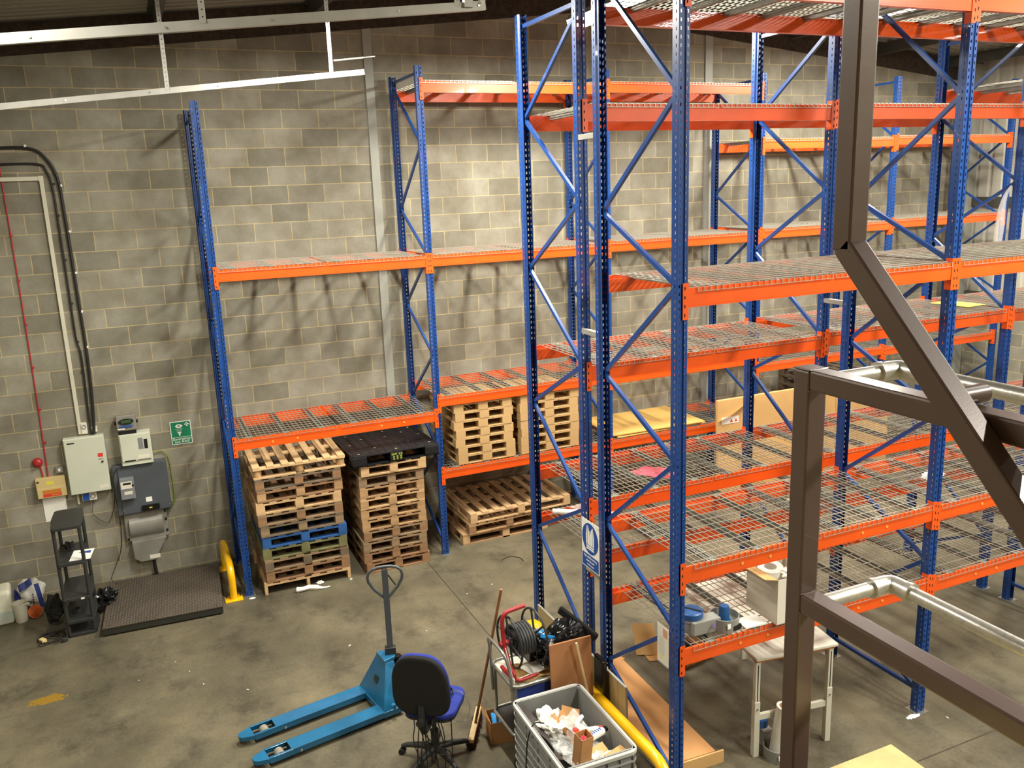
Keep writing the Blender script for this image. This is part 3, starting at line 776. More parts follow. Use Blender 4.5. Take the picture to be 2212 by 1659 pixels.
obj('screen', MB().bb(-.055, .055, -.006, 0, -.018, .018), M['lcdgreen'], r_, loc=(0, -.078, .125), rot=(-.15, 0, 0))
st_ = MB().bb(-.08, .07, -.002, 0, -.012, .008); obj('blue_stripe', st_, M['bluesign'], r_, loc=(0, -.093, .075), rot=(-.15, 0, 0))
obj('wordmark', MB().bb(-.10, -.02, -.002, 0, -.012, .004), M['offwhite'], r_, loc=(0, -.09, .045), rot=(-.15, 0, 0))
kn = MB().cyl((-.13, 0, .1), (-.11, 0, .1), .02, n=12); kn.cyl((.11, 0, .1), (.13, 0, .1), .02, n=12); obj('side_knob', kn, M['dark'], r_)
# emergency eye wash sign
sg = thing('eye_wash_sign', 'green emergency eye wash sign with white eye symbol on the wall', 'safety sign', (-.913, -.004, 1.645))
obj('plate', MB().bb(-.122, .122, -.004, .002, 0, .295), M['white'], sg)
gp = MB().bb(-.113, .113, -.0055, -.004, .095, .286); gp.bb(-.113, .113, -.0055, -.004, .009, .089); obj('green_field', gp, M['green'], sg)
ey = MB(); pts = [(-.045 + .09 * i / 12 - .02, .235 + .026 * math.sin(PI * i / 12)) for i in range(13)]; pts += [(.045 - .09 * i / 12 - .02, .235 - .026 * math.sin(PI * i / 12)) for i in range(1, 12)]
ey.prism(pts, 1, -.007, -.0055)
ey.bb(.048, .098, -.007, -.0055, .243, .257); ey.bb(.066, .080, -.007, -.0055, .225, .275)
for i in range(-3, 4): ey.bar((-.02 + i * .006, -.0062, .155), (-.02 + i * .013, -.0062, .205), .0015, .003, up=(0, 1, 0))
ey.prism([(-.045, .155), (.005, .155), (.0, .145), (-.012, .14), (-.012, .11), (-.028, .11), (-.028, .14), (-.04, .145)], 1, -.007, -.0055)
for i in range(-3, 4): ey.box((-.02 + i * .016, -.0062, .208 - abs(i) * .004), (.003, .0015, .003))
obj('eye_symbol', ey, M['white'], sg)
pu = MB().cyl((-.02, -.0085, .235), (-.02, -.007, .235), .015, n=16); obj('iris', pu, M['green'], sg); obj('pupil', MB().cyl((-.02, -.0095, .235), (-.02, -.0085, .235), .006, n=12), M['white'], sg)
text('lettering', 'Emergency', .047, M['white'], sg, (0, -.006, .068), R0); text('lettering', 'eye wash', .047, M['white'], sg, (0, -.006, .034), R0)
# sockets, thermostat
r_, w_ = wb('industrial_socket', 'blue flap socket outlet under the tall electrical cabinet', 'socket', -2.11, -1.95, 1.12, 1.225, .06, M['offwhite'])
obj('flap', MB().bb(-.07, .0, -.075, -.06, .01, .095), M['bluesign'], r_, bevel=.004); obj('dial', MB().pipe((.038, -.06, .052), (.038, -.066, .052), .03, .022), M['meter'], r_)
r_, w_ = wb('time_switch', 'round white dial switch above the tall electrical cabinet', 'switch', -2.01, -1.945, 1.945, 2.08, .04, M['offwhite'])
obj('dial', MB().pipe((0, -.04, .085), (0, -.046, .085), .026, .018), M['meter'], r_)
r_, w_ = wb('time_switch', 'plain white outlet plate half hidden by the black cables', 'switch', -1.90, -1.84, 1.95, 2.02, .03, M['offwhite'])
tr = thing('cable_trunking', 'white plastic cable trunking running down to the tall cabinet', 'trunking', (0, 0, 0))
obj('duct', MB().bb(-2.045, -2.005, -.03, -.001, 1.945, 4.93), M['pvc'], tr, bevel=.002); obj('duct', MB().bb(XL, -2.045, -.03, -.001, 4.89, 4.935), M['pvc'], tr, bevel=.002)
obj('corner_piece', MB().bb(-2.05, -2.0, -.034, -.03, 4.885, 4.94), M['pvc'], tr)
tr2 = obj('cable_trunking', MB().bb(-2.17, -2.145, -.02, -.001, 1.08, 1.235), M['pvc'], bevel=.002); tag(tr2, 'short white conduit hanging below the tall cabinet', 'trunking')
def cable(name, label, cat, pts, r, m, clips=None, mc=None, smooth=6):
    t = thing(name, label, cat, pts[0]); o = V(pts[0])
    obj('cable', MB().tube([V(p) - o for p in pts], r, 8, smooth), m, t)
    if clips:
        c = MB()
        for p, dx in clips: c.cyl(V(p) - o + V((dx, 0, 0)), V(p) - o + V((dx, -.012, 0)), .014, n=10)
        obj('clip', c, mc, t)
    return t
cable('power_cable', 'thick outer black cable clipped down the wall with white studs', 'cable', [(-3.28, -.02, 5.24), (-2.6, -.02, 5.24), (-2.12, -.02, 5.24), (-1.95, -.02, 5.13), (-1.86, -.02, 4.9), (-1.845, -.02, 4.5), (-1.84, -.02, 4.2), (-1.835, -.02, 3.5), (-1.83, -.02, 3.0), (-1.84, -.02, 2.5), (-1.86, -.03, 2.15), (-1.88, -.04, 1.93)], .017, M['cableblack'],
      [((-1.84 if z < 4.6 else -1.86, -.02, z), .025) for z in (4.83, 4.32, 3.85, 3.40, 2.98)] + [((-2.13, -.02, 5.265), 0)], M['white'])
cable('power_cable', 'thinner inner black cable running beside the white trunking', 'cable', [(-3.28, -.02, 5.07), (-2.6, -.02, 5.07), (-2.06, -.02, 5.07), (-1.96, -.02, 4.99), (-1.925, -.02, 4.8), (-1.92, -.02, 4.4), (-1.92, -.02, 3.6), (-1.92, -.02, 3.1), (-1.895, -.02, 2.9), (-1.90, -.02, 2.5), (-1.91, -.02, 2.2), (-1.91, -.04, 1.93)], .012, M['cableblack'],
      [((-1.92, -.02, z), .015) for z in (4.85, 4.5, 4.0, 3.5, 3.05, 2.7)], M['cableblack'])
cable('alarm_cable', 'thin red cable running down the wall to the alarm panel', 'cable', [(-2.41, -.01, 6.2), (-2.41, -.01, 4.9), (-2.41, -.01, 4.0), (-2.412, -.01, 3.3), (-2.42, -.01, 2.4), (-2.43, -.01, 1.75), (-2.435, -.015, 1.48)], .007, M['cablered'], [((-2.41, -.01, z), .006) for z in (4.3, 3.8, 3.3, 2.8, 2.3, 1.9)], M['cablered'])
cable('earth_wire', 'green and yellow wire looping right of the slate meter board', 'cable', [(-1.24, -.03, 1.60), (-1.16, -.03, 1.60), (-1.10, -.02, 1.50), (-1.085, -.015, 1.25), (-1.09, -.015, .95), (-1.13, -.02, .88), (-1.21, -.03, .82)], .007, M['greygreen'])
cable('thin_cable', 'thin black cable dangling from the meter board to the floor', 'cable', [(-1.60, -.14, 1.5), (-1.72, -.13, 1.45), (-1.75, -.11, 1.2), (-1.74, -.03, .9), (-1.745, -.02, .6), (-1.78, -.02, .4), (-1.87, -.03, .2), (-1.93, -.06, .06), (-1.86, -.15, .012), (-1.84, -.3, .012), (-1.98, -.35, .012)], .004, M['cableblack'])
cable('thin_cable', 'thin cable drooping behind the black shelving top', 'cable', [(-2.0, -.03, 1.11), (-2.02, -.03, .93), (-1.9, -.03, .80), (-1.84, -.03, .83), (-1.78, -.03, 1.0), (-1.75, -.05, 1.2)], .003, M['cableblack'])
# ------------------------------------------------------------------ black shelving
sh = thing('plastic_shelving', 'narrow black plastic shelving unit standing by the electrical cabinets', 'shelving', (-2.21, -1.02, 0), .0)
SW, SD = .29, .62
for zt in (.035, .19, .45, .86, 1.27):
    m_ = MB(); hw, hd = SW / 2, SD / 2
    m_.prism([(-hw, -hd + .02), (-hw + .02, -hd), (hw - .03, -hd), (hw, -hd + .03), (hw + .02, 0), (hw, hd - .03), (hw - .03, hd), (-hw + .03, hd), (-hw, hd - .03), (-hw - .015, 0)], 2, zt - .035, zt)
    obj('shelf', m_, M['blackpl'], sh, bevel=.004)
for x in (-SW / 2 + .02, SW / 2 - .02):
    for y in (-SD / 2 + .03, SD / 2 - .03):
        obj('post', MB().cyl((x, y, 0), (x, y, 1.25), .019, n=12), M['blackpl'], sh)
obj('label', MB().bb(.04, .075, -SD / 2 - .002, -SD / 2, .425, .445), M['white'], sh)
pp = tag(obj('printed_sheet', MB().box((0, 0, .001), (.21, .30, .002)), M['white'], loc=(-2.11, -1.15, .864), rot=(0, 0, -.12)), 'white sheet with blue print on the second shelf of the black shelving', 'paper')
obj('print', MB().prism([(-.05, .06), (.08, .02), (.08, .10), (-.03, .075)], 2, .002, .003), M['bluesign'], pp)
tag(obj('black_bundle', MB().blob((0, 0, .045), (.09, .12, .045), 3, .5, 3), M['fabblack'], loc=(-2.24, -.92, .862)), 'crumpled black bundle beside the printed sheet on the shelving', 'bundle')
tag(obj('binbag', MB().blob((0, 0, .13), (.19, .20, .14), 5, .45, 2.5), M['binbag'], loc=(-1.97, -.75, 0)), 'small black rubbish bag on the floor between shelving and weighing platform', 'rubbish bag')
tag(obj('binbag', MB().blob((0, 0, .19), (.13, .22, .18), 9, .3, 2.2), M['fabblack'], loc=(-2.50, -.85, 0)), 'dull black bag on the floor left of the black shelving', 'rubbish bag')
tag(obj('tape_roll', MB().pipe((0, 0, 0), (0, 0, .04), .05, .03), M['blackpl'], loc=(-2.25, -1.1, .192)), 'small black tape roll on the low shelf of the black shelving', 'tape')
t = thing('extension_lead', 'tangled black extension lead on the floor beside the shelving', 'cable', (-2.5, -1.25, 0))
pts = []; random.seed(3)
for i in range(26): pts.append((.12 * math.cos(i * 1.3) + random.uniform(-.05, .05) - .02, .13 * math.sin(i * 1.1) + random.uniform(-.04, .04), .008 + .012 * (i % 3)))
obj('cable', MB().tube(pts, .005, 6, 5), M['cableblack'], t); obj('plug', MB().box((-.1, -.05, .03), (.05, .08, .035), (0, 0, .6)), M['beige'], t, bevel=.004); obj('plug', MB().box((.12, -.13, .025), (.05, .045, .035), (0, 0, .3)), M['blackpl'], t, bevel=.004)
# ------------------------------------------------------------------ weighing platform
wp = thing('floor_scale', 'dark checker plate weighing platform on the floor by the wall', 'floor scale', (-1.34, -.90, 0), -.055)
obj('platform_edge', MB().bb(-.625, .625, -.62, .62, .02, .092), M['darkplate'], wp)
pt = MB().bb(-.63, .63, -.625, .625, .092, .099)
for i in range(42):
    for j in range(30):
        x, y = -.61 + i * .0297, -.60 + j * .0412
        s_ = 1 if (i + j) % 2 else -1
        a = s_ * .7
        dx, dy = math.cos(a) * .0135, math.sin(a) * .0135; nx, ny = -math.sin(a) * .005, math.cos(a) * .005
        pt.mi = 1; pt._add([(x - dx, y - dy, .099), (x + nx, y + ny, .0995), (x + dx, y + dy, .099), (x - nx, y - ny, .0995), (x, y, .1022)], [(0, 4, 1), (1, 4, 2), (2, 4, 3), (3, 4, 0)])
obj('checker_plate', pt, [M['checker'], M['stud']], wp)
hb = MB()
for x, y in ((-.56, -.56), (.56, -.56), (.56, .56), (-.56, .56)): hb.cyl((x, y, .099), (x, y, .1008), .008, n=10)
hb.cyl((0.1, -.6215, .055), (.1, -.6195, .055), .008, n=10)
obj('bolt_hole', hb, M['dark'], wp)
for x, y in ((-.55, -.55), (.55, -.55), (.55, .55), (-.55, .55)): obj('foot', MB().cyl((x, y, 0), (x, y, .022), .03, n=12), M['dark'], wp)
# yellow hoops
def hoop(label, p0, p1, h, r, rb, plate=.2):
    t = thing('barrier_hoop', label, 'barrier', p0)
    o = V(p0); d = (V(p1) - o); L_ = d.length; d.normalize(); up = V((0, 0, 1))
    pts = [V((0, 0, .01)), V((0, 0, h - rb))]
    for i in range(1, 9):
        a = PI / 2 * i / 8; pts.append(V((0, 0, h - rb)) + up * rb * math.sin(a) + d * rb * (1 - math.cos(a)))
    for i in range(0, 9):
        a = PI / 2 * i / 8; pts.append(d * (L_ - rb) + V((0, 0, h - rb)) + up * rb * math.cos(a) + d * rb * math.sin(a))
    pts.append(d * L_ + V((0, 0, .01)))
    obj('tube', MB().tube(pts, r, 20), M['yellow'], t)
    for q in (V((0, 0, 0)), d * L_):
        obj('base_plate', MB().box(q + V((0, 0, .006)), (plate, .16, .012)), M['yellow'], t, bevel=.002)
        b = MB()
        for sx in (-1, 1): b.cyl(q + V((sx * plate * .4, .04, .012)), q + V((sx * plate * .4, .04, .03)), .01, n=8)
        obj('anchor_bolt', b, M['darkplate'], t)
    return t
hoop('yellow steel hoop barrier beside the weighing platform', (-.60, -1.22, 0), (-.60, -.28, 0), .40, .042, .16, .2)
hoop('long yellow tube barrier guarding the end of the racks behind the grey crate', (1.86, -6.62, 0), (1.86, -4.9, 0), .50, .045, .2, .2)

# ------------------------------------------------------------------ bottles and bag on the left
jc = thing('jerrycan', 'large milky plastic water container at the left by the wall', 'container', (-3.07, -.50, 0), .1)
obj('body', MB().bb(-.13, .13, -.15, .15, 0, .40), M['clearjug'], jc, bevel=.035); obj('neck', MB().cyl((0, -.06, .40), (0, -.06, .46), .035, n=16), M['clearjug'], jc)
obj('handle', MB().tube([(0, .12, .38), (0, .10, .46), (0, -.02, .47), (0, -.05, .42)], .018, 8, 4), M['clearjug'], jc)
obj('water', MB().bb(-.132, .132, -.152, .152, .02, .19), mat('pale liquid', '#b9c2b6', .3), jc, bevel=.03)
jg = thing('plastic_jug', 'milky plastic measuring jug standing before the white bag', 'jug', (-2.86, -.62, 0), 2.6)
obj('body', MB().lathe([(.06, 0), (.065, .01), (.075, .2), (.08, .23), (.074, .23), (.068, .19), (.055, .012), (0, .012)], (0, 0, 0), 24), M['clearjug'], jg); obj('handle', MB().tube([(.07, 0, .2), (.14, 0, .19), (.14, 0, .09), (.066, 0, .06)], .012, 8, 4), M['clearjug'], jg); obj('spout', MB().prism([(-.07, -.03), (-.13, 0), (-.07, .03)], 2, .215, .23), M['clearjug'], jg)
bg = thing('plastic_sack', 'white plastic sack with navy stripes slumped against the wall', 'sack', (-2.78, -.30, 0), .3)
obj('body', MB().blob((0, 0, .19), (.17, .13, .20), 2, .25, 2.0, 40, 24, flat=False, power=.8), M['wrap'], bg)
sp = MB(); sp.sheet((.05, -.145, .04), (.05, .0, .0), (-.03, .01, .30), 3, 10, lambda a, b: .012 + .02 * math.sin(b * 3.1), .002); obj('navy_stripe', sp, M['navy'], bg)
sp = MB(); sp.sheet((-.12, -.10, .26), (.14, -.01, .06), (0, .05, .07), 6, 3, lambda a, b: .03 + .01 * math.sin(a * 9), .002); obj('navy_stripe', sp, M['navy'], bg)
sp = MB()
for i in range(8): sp.box((-.012 + .001 * i, -.160 + i * .001, .08 + i * .021), (.014, .002, .013))
obj('printed_words', sp, M['dark'], bg)
obj('film_label', MB().blob((-.14, -.03, .18), (.05, .06, .14), 6, .4, 4), M['navy'], bg)
fn = thing('funnel', 'orange plastic funnel lying on the floor by the sack', 'funnel', (-2.74, -.56, .065), (1.25, 0, .35))
obj('cone', MB().lathe([(.075, .07), (.012, .0), (.009, -.07), (.006, -.07), (.009, 0), (.07, .07)], (0, 0, 0), 24), M['orangefun'], fn)

# ------------------------------------------------------------------ sectional door tracks under the roof
S5 = .105
def track(label, y, xe, ze, w, h, hang, bump):
    t = thing('door_track', label, 'door track', (xe, y, ze)); x0 = XL + .02 - xe
    zz = lambda x: x * S5
    tk = MB()
    tk.bar((x0, 0, zz(x0)), (0, 0, 0), w, .004); tk.bar((x0, -w / 2, zz(x0) - h / 2), (0, -w / 2, -h / 2), .004, h); tk.bar((x0, -w / 2 + .015, zz(x0) - h), (0, -w / 2 + .015, -h), .03, .004)
    obj('rail', tk, M['zinc_bright'], t)
    for k, xh in enumerate(hang):
        x = xh - xe; top = roofz(xh) - ze - .1
        ob = MB(); strip(ob, (x - .02, -w / 2 - .004), (x + .02, -w / 2 - .004), zz(x) - .02, top, (.016, .024, .008), .04)
        ob.bb(x + .018, x + .02, -w / 2 - .004, -w / 2 + .03, zz(x) - .02, top)
        obj('hanger', ob, M['zinc_bright'], t)
    for x in (-.12, -.05, -.6, -1.4, -2.0, -2.7, -3.3): obj('bolt', MB().cyl((x, -w / 2 - .008, zz(x) - h / 2), (x, -w / 2 - .002, zz(x) - h / 2), .008, n=8), M['bolt'], t)
    if bump == 'rod':
        obj('spring_bumper', MB().cyl((-.30, -.02, .075), (-.0, -.02, .11), .009, n=8).cyl((-.12, -.02, .096), (.12, -.02, .124), .006, n=8), M['zinc_bright'], t)
    else:
        s2 = MB(); pts = []
        for i in range(190): a = i * .8; pts.append((-.62 + i * .0022, .03 * math.cos(a) - .03, .12 + (-.62 + i * .0022) * S5 + .03 * math.sin(a)))
        obj('spring', MB().tube(pts, .005, 5), M['beige'], t); obj('bracket', MB().bb(-.16, -.10, -.06, -.02, -.05, .22).bar((-.10, -.05, .10), (-.02, -.05, -.01), .05, .01, up=(0, 1, 0)), M['zinc_bright'], t)
    return t
track('upper galvanised door track under the roof, the nearer of the pair', -5.49, 1.13, 5.83, .06, .055, (-.66, .93), 'spring')
track('lower galvanised door track under the roof with loose rod at its end', -2.31, 1.13, 5.82, .05, .05, (-.72, .80), 'rod')

# ------------------------------------------------------------------ lamps
def lamp(label, x, y, z, power):
    t = thing('ceiling_lamp', label, 'lamp', (x, y, z))
    obj('housing', MB().prism([(-.15, .02), (-.11, .08), (.11, .08), (.15, .02)], 1, -.76, .76), M['lampbody'], t)
    obj('diffuser', MB().prism([(-.15, .02), (-.14, -.02), (-.08, -.04), (.08, -.04), (.14, -.02), (.15, .02)], 1, -.75, .75), M['lamp'], t)
    for yy in (-.6, .6): obj('hanging_wire', MB().cyl((0, yy, .08), (0, yy, roofz(x) - z), .003, n=6), M['galv'], t)
    ld = bpy.data.lights.new('lamp_light', 'AREA'); ld.shape = 'RECTANGLE'; ld.size = .30; ld.size_y = 1.5; ld.energy = power; ld.color = LC
    lo = bpy.data.objects.new('lamp_light', ld); COL.objects.link(lo); lo.parent = t; lo.location = (0, 0, -.045)
    return t
LC = (1.0, .965, .85)
for lb, x, y, z, p in (
    ('bright linear lamp glimpsed through the top wire decks', 7.85, -2.75, 6.6, 330),
    ('linear lamp over the wall aisle above the tan pallets', 3.6, -3.0, 6.36, 300),
    ('linear lamp over the wall aisle by the door tracks', .7, -3.8, 6.36, 275),
    ('linear lamp in the far right corner of the roof', 10.8, -3.4, 6.3, 180),
    ('linear lamp over the open floor at the left', -2.1, -6.2, 6.2, 110),
    ('linear lamp above the mezzanine beside the camera', 4.0, -12.0, 6.6, 300),
    ('linear lamp above the near aisle right of the guard rail', 5.4, -8.8, 6.6, 330),
    ('linear lamp above the far end of the near aisle', 9.2, -8.6, 6.4, 260)): lamp(lb, x, y, z, p)

# ------------------------------------------------------------------ pallet truck
pj = thing('pallet_truck', 'teal blue hand pallet truck with grey loop handle', 'pallet truck', (.33, -4.10, 0), math.radians(10.2))
# local x: 0 at heel, forks towards -x
for s in (-1, 1):
    y = s * .195
    f = MB(); L_ = 1.17; hw = .078
    zt, zb = .088, .035
    # top with window for the roller
    f.bb(-.88, 0, y - hw, y + hw, zt - .006, zt)
    f.bb(-1.07, -.88, y - hw, y - hw + .022, zt - .006, zt); f.bb(-1.07, -.88, y + hw - .022, y + hw, zt - .006, zt)
    f.bb(-1.07, 0, y - hw, y - hw + .005, zb, zt); f.bb(-1.07, 0, y + hw - .005, y + hw, zb, zt)
    f.prism([(-1.07, y - hw), (-1.07, y + hw), (-1.17, y + .045), (-1.19, y + .02), (-1.19, y - .02), (-1.17, y - .045)], 2, zb + .01, zt - .004)
    fo = obj('fork', f, M['jack'], pj, bevel=.002)
    obj('roller', MB().cyl((-.965, y - .04, .042), (-.965, y + .04, .042), .04, n=20), M['wheelgrey'], fo)
    ins = MB().bb(-.88, -.86, y - hw + .006, y + hw - .006, .03, .08); ins.bb(-1.06, -.87, y - hw + .006, y + hw - .006, .018, .022); obj('roller_housing', ins, M['dark'], fo)
    ax = MB().cyl((-.80, y - hw - .008, .05), (-.80, y + hw + .008, .05), .01, n=10); obj('axle_pin', ax, M['bolt'], fo)
bd = MB()
bd.prism([(-.05, .03), (-.05, .09), (0, .09), (.105, .42), (.165, .42), (.165, .09), (.165, .03)], 1, -.27, .27) if 0 else None
# sloped front plate + sides
def quadbox(mb, pts, th):
    n = (V(pts[1]) - V(pts[0])).cross(V(pts[2]) - V(pts[0])).normalized() * th
    vs = [V(p) for p in pts] + [V(p) + n for p in pts]
    mb._add(vs, [(3, 2, 1, 0), (4, 5, 6, 7), (0, 1, 5, 4), (1, 2, 6, 5), (2, 3, 7, 6), (3, 0, 4, 7)])
bd = MB()
quadbox(bd, [(-.02, -.27, .086), (-.02, .27, .086), (.10, .10, .45), (.10, -.10, .45)], .006)
quadbox(bd, [(-.02, -.27, .03), (-.02, -.27, .09), (.10, -.10, .45), (.18, -.10, .45)], .006)
bd.v[-4:]  # keep
quadbox(bd, [(-.02, -.27, .09), (.10, -.10, .45), (.18, -.11, .45), (.16, -.27, .03)], .006)
quadbox(bd, [(.10, .10, .45), (-.02, .27, .09), (.16, .27, .03), (.18, .11, .45)], .006)
bd.bb(-.03, .17, -.275, .275, .03, .085)
obj('body_frame', bd, M['jack'], pj, bevel=.003)
obj('top_bracket', MB().prism([(.09, -.10), (.10, .10), (.20, .075), (.24, .03), (.24, -.03), (.20, -.075)], 2, .44, .475), M['jack'], pj, bevel=.004)
obj('pivot_boss', MB().cyl((.06, -.275, .13), (.06, -.31, .13), .022, n=16), M['jack'], pj)
obj('name_badge', MB().box((.035, 0, .27), (.004, .07, .06), (0, .32, 0)), M['darkplate'], pj)
obj('pump', MB().cyl((.25, -.02, .12), (.25, -.02, .42), .055, n=20).cyl((.25, -.02, .42), (.25, -.02, .44), .04, n=16), M['blackgloss'], pj)
obj('steer_wheel', MB().cyl((.22, -.09, .09), (.22, -.04, .09), .09, n=24), M['rubber'], pj); obj('steer_wheel', MB().cyl((.22, .04, .09), (.22, .09, .09), .09, n=24), M['rubber'], pj)
hd = thing
hx = .20
tang = -math.radians(113)
tl = MB(); tl.bar((0, 0, .50), (-.02, 0, 1.30), .032, .055, up=(0, 1, 0))
obj('tiller', tl, M['jackgrey'], pj, bevel=.004, loc=(hx, 0, 0), rot=(0, 0, tang))
obj('tiller_bracket', MB().box((.0, 0, .49), (.07, .10, .10)), M['blackpl'], pj, bevel=.006, loc=(hx, 0, 0), rot=(0, 0, tang))
half = [(0, 1.325), (.06, 1.322), (.11, 1.308), (.145, 1.28), (.158, 1.235), (.15, 1.19), (.11, 1.12), (.055, 1.06), (.012, 1.015)]
lp = [(-.022, w_, z_) for w_, z_ in half] + [(-.022, -w_, z_) for w_, z_ in half[:0:-1]]
obj('loop_handle', MB().tube(lp, .014, 10, closed=True), M['jackgrey'], pj, loc=(hx, 0, 0), rot=(0, 0, tang))
obj('release_lever', MB().tube([(-.02, .03, 1.24), (-.03, .05, 1.20), (-.035, .09, 1.13)], .007, 8, 3), M['darkplate'], pj, loc=(hx, 0, 0), rot=(0, 0, tang))
# ------------------------------------------------------------------ office chair
ca = math.atan2(.8, .6)
ch = thing('office_chair', 'swivel office chair seen from behind, black back shell and blue seat', 'chair', (.60, -5.06, 0), ca)
# local +x = forward
for k in range(5):
    a = 2 * PI * k / 5 - .98
    d = V((math.cos(a), math.sin(a), 0))
    l = MB(); l.tube([d * .03 + V((0, 0, .105)), d * .14 + V((0, 0, .105)), d * .25 + V((0, 0, .09)), d * .30 + V((0, 0, .07))], [.03, .027, .022, .017], 10)
    lg = obj('base_arm', l, M['blackpl'], ch)
    e = d * .30; p = V((-d.y, d.x, 0))
    obj('castor', MB().cyl(e + p * .008 + V((0, 0, .026)), e + p * .028 + V((0, 0, .026)), .026, n=16).cyl(e - p * .008 + V((0, 0, .026)), e - p * .028 + V((0, 0, .026)), .026, n=16).cyl(e + V((0, 0, .03)), e + V((0, 0, .075)), .008, n=8), M['rubber'], lg)
obj('gas_column', MB().cyl((0, 0, .08), (0, 0, .27), .032, n=18).cyl((0, 0, .27), (0, 0, .42), .02, n=14), M['rubber'], ch)
obj('mechanism', MB().bb(-.11, .10, -.06, .06, .40, .45).cyl((0.0, -.06, .42), (0.0, -.14, .42), .008, n=8), M['blackpl'], ch, bevel=.006)
def rrect(w, d, r, n=6, taper=0):
    P_ = []
    for cx, cy, a0 in ((w / 2 - r, d / 2 - r, 0), (-w / 2 + r, d / 2 - r, PI / 2), (-w / 2 + r, -d / 2 + r, PI), (w / 2 - r, -d / 2 + r, 1.5 * PI)):
        for i in range(n + 1): a = a0 + PI / 2 * i / n; P_.append((cx + r * math.cos(a), cy + r * math.sin(a)))
    return P_
obj('seat', MB().prism(rrect(.44, .45, .11), 2, .475, .53), M['fabblue'], ch, bevel=.02, loc=(.05, 0, 0)); obj('seat_pan', MB().prism(rrect(.42, .43, .10), 2, .45, .476), M['blackpl'], ch, bevel=.006, loc=(.05, 0, 0))
def backshape(s):
    P_ = []
    for i in range(40):
        a = 2 * PI * i / 40; c_, s_ = math.cos(a), math.sin(a)
        w = .235 * s * (1 - .13 * s_) ; P_.append((w * math.copysign(abs(c_) ** .62, c_), .835 + .275 * s * math.copysign(abs(s_) ** .72, s_)))
    return P_
bk = obj('backrest', MB().prism(backshape(.98), 0, .015, .055), M['fabblue'], ch, bevel=.016, loc=(-.23, 0, 0), rot=(0, -.10, 0)); bk.location = (-.165, 0, 0)
b2 = obj('back_shell', MB().prism(backshape(1.0), 0, -.03, .016), M['fabblack'], ch, bevel=.02, rot=(0, -.10, 0)); b2.location = (-.165, 0, 0)
obj('back_bracket', MB().tube([(-.255, 0, .66), (-.265, 0, .50), (-.22, 0, .41), (-.08, 0, .41)], .028, 10, 4), M['blackpl'], ch); obj('adjuster_knob', MB().cyl((-.29, 0, .54), (-.33, 0, .54), .03, n=18), M['blackpl'], ch)
random.seed(11)
cbt = thing('cable_bundle', 'tangle of black cables with plugs hanging from the office chair', 'cable', (.50, -5.30, .5))
for k in range(6):
    x = -.13 + k * .035 + random.uniform(-.01, .01); b0 = random.uniform(-.44, -.25)
    pts = [(x + .03, .13, .06), (x, .0, .02), (x - .02, -.02, -.1), (x + random.uniform(-.05, .05), -.03, b0), (x + .05 + random.uniform(0, .06), -.02, b0 - .02), (x + .07, 0, -.15), (x + .05, .05, .0)]
    obj('cable', MB().tube(pts, .0045, 6, 6), M['cableblack'], cbt)
obj('cable', MB().tube([(-.1, 0, 0), (.03, -.02, -.2), (.15, 0, -.3), (.12, -.03, -.40), (0, -.05, -.38), (-.1, -.06, -.46)], .0045, 6, 6), M['cableblack'], cbt)
obj('cable', MB().tube([(.18, .02, .02), (.17, -.0, -.2), (.16, -.02, -.47)], .0045, 6, 6), M['cableblack'], cbt)
obj('plug', MB().cyl((-.10, -.04, -.33), (-.095, -.04, -.44), .028, n=12).cyl((-.105, -.04, -.25), (-.10, -.04, -.33), .012, .02, n=10), M['rubber'], cbt); obj('plug', MB().cyl((-.05, -.03, -.13), (-.05, -.03, -.19), .02, n=12), M['rubber'], cbt)
cb2 = thing('cable_coil', 'coiled grey lead resting on the blue chair seat', 'cable', (.72, -5.02, .54))
pts = [(.07 * math.cos(i * .5), .07 * math.sin(i * .5), .006 + .0035 * (i % 9)) for i in range(52)]
obj('cable', MB().tube(pts, .004, 6), M['cableblack'], cb2); obj('cable', MB().tube([(.07, 0, .01), (.13, -.06, .01), (.17, -.13, -.08), (.12, -.16, -.18), (.03, -.18, -.15)], .003, 6, 5), M['galv'], cb2)
# ------------------------------------------------------------------ broom
br = thing('broom', 'wooden yard broom leaning on the trolley handle', 'broom', (1.02, -4.89, 0))
dh = V((.24, .42, 0)).normalized()
hm = MB(); hm.prism([(-.24, -.02), (-.235, -.024), (.235, -.024), (.24, -.02), (.24, .02), (.235, .024), (-.235, .024), (-.24, .02)], 2, .065, .10)
obj('head', hm, M['pine'], br, bevel=.006, rot=(0, 0, math.atan2(dh.y, dh.x)))
bs = MB(); random.seed(4)
for i in range(230):
    x = random.uniform(-.235, .235); y = random.uniform(-.026, .026)
    bs.cyl((x, y, .066), (x + random.uniform(-.01, .01), y * 1.6 + random.uniform(-.012, .022), .004), .0035, n=4, caps=False)
obj('bristles', bs, M['straw'], br, rot=(0, 0, math.atan2(dh.y, dh.x)))
obj('handle', MB().cyl((0, 0, .07), (.215, -.21, 1.40), .0125, n=12), M['wood_handle'], br)
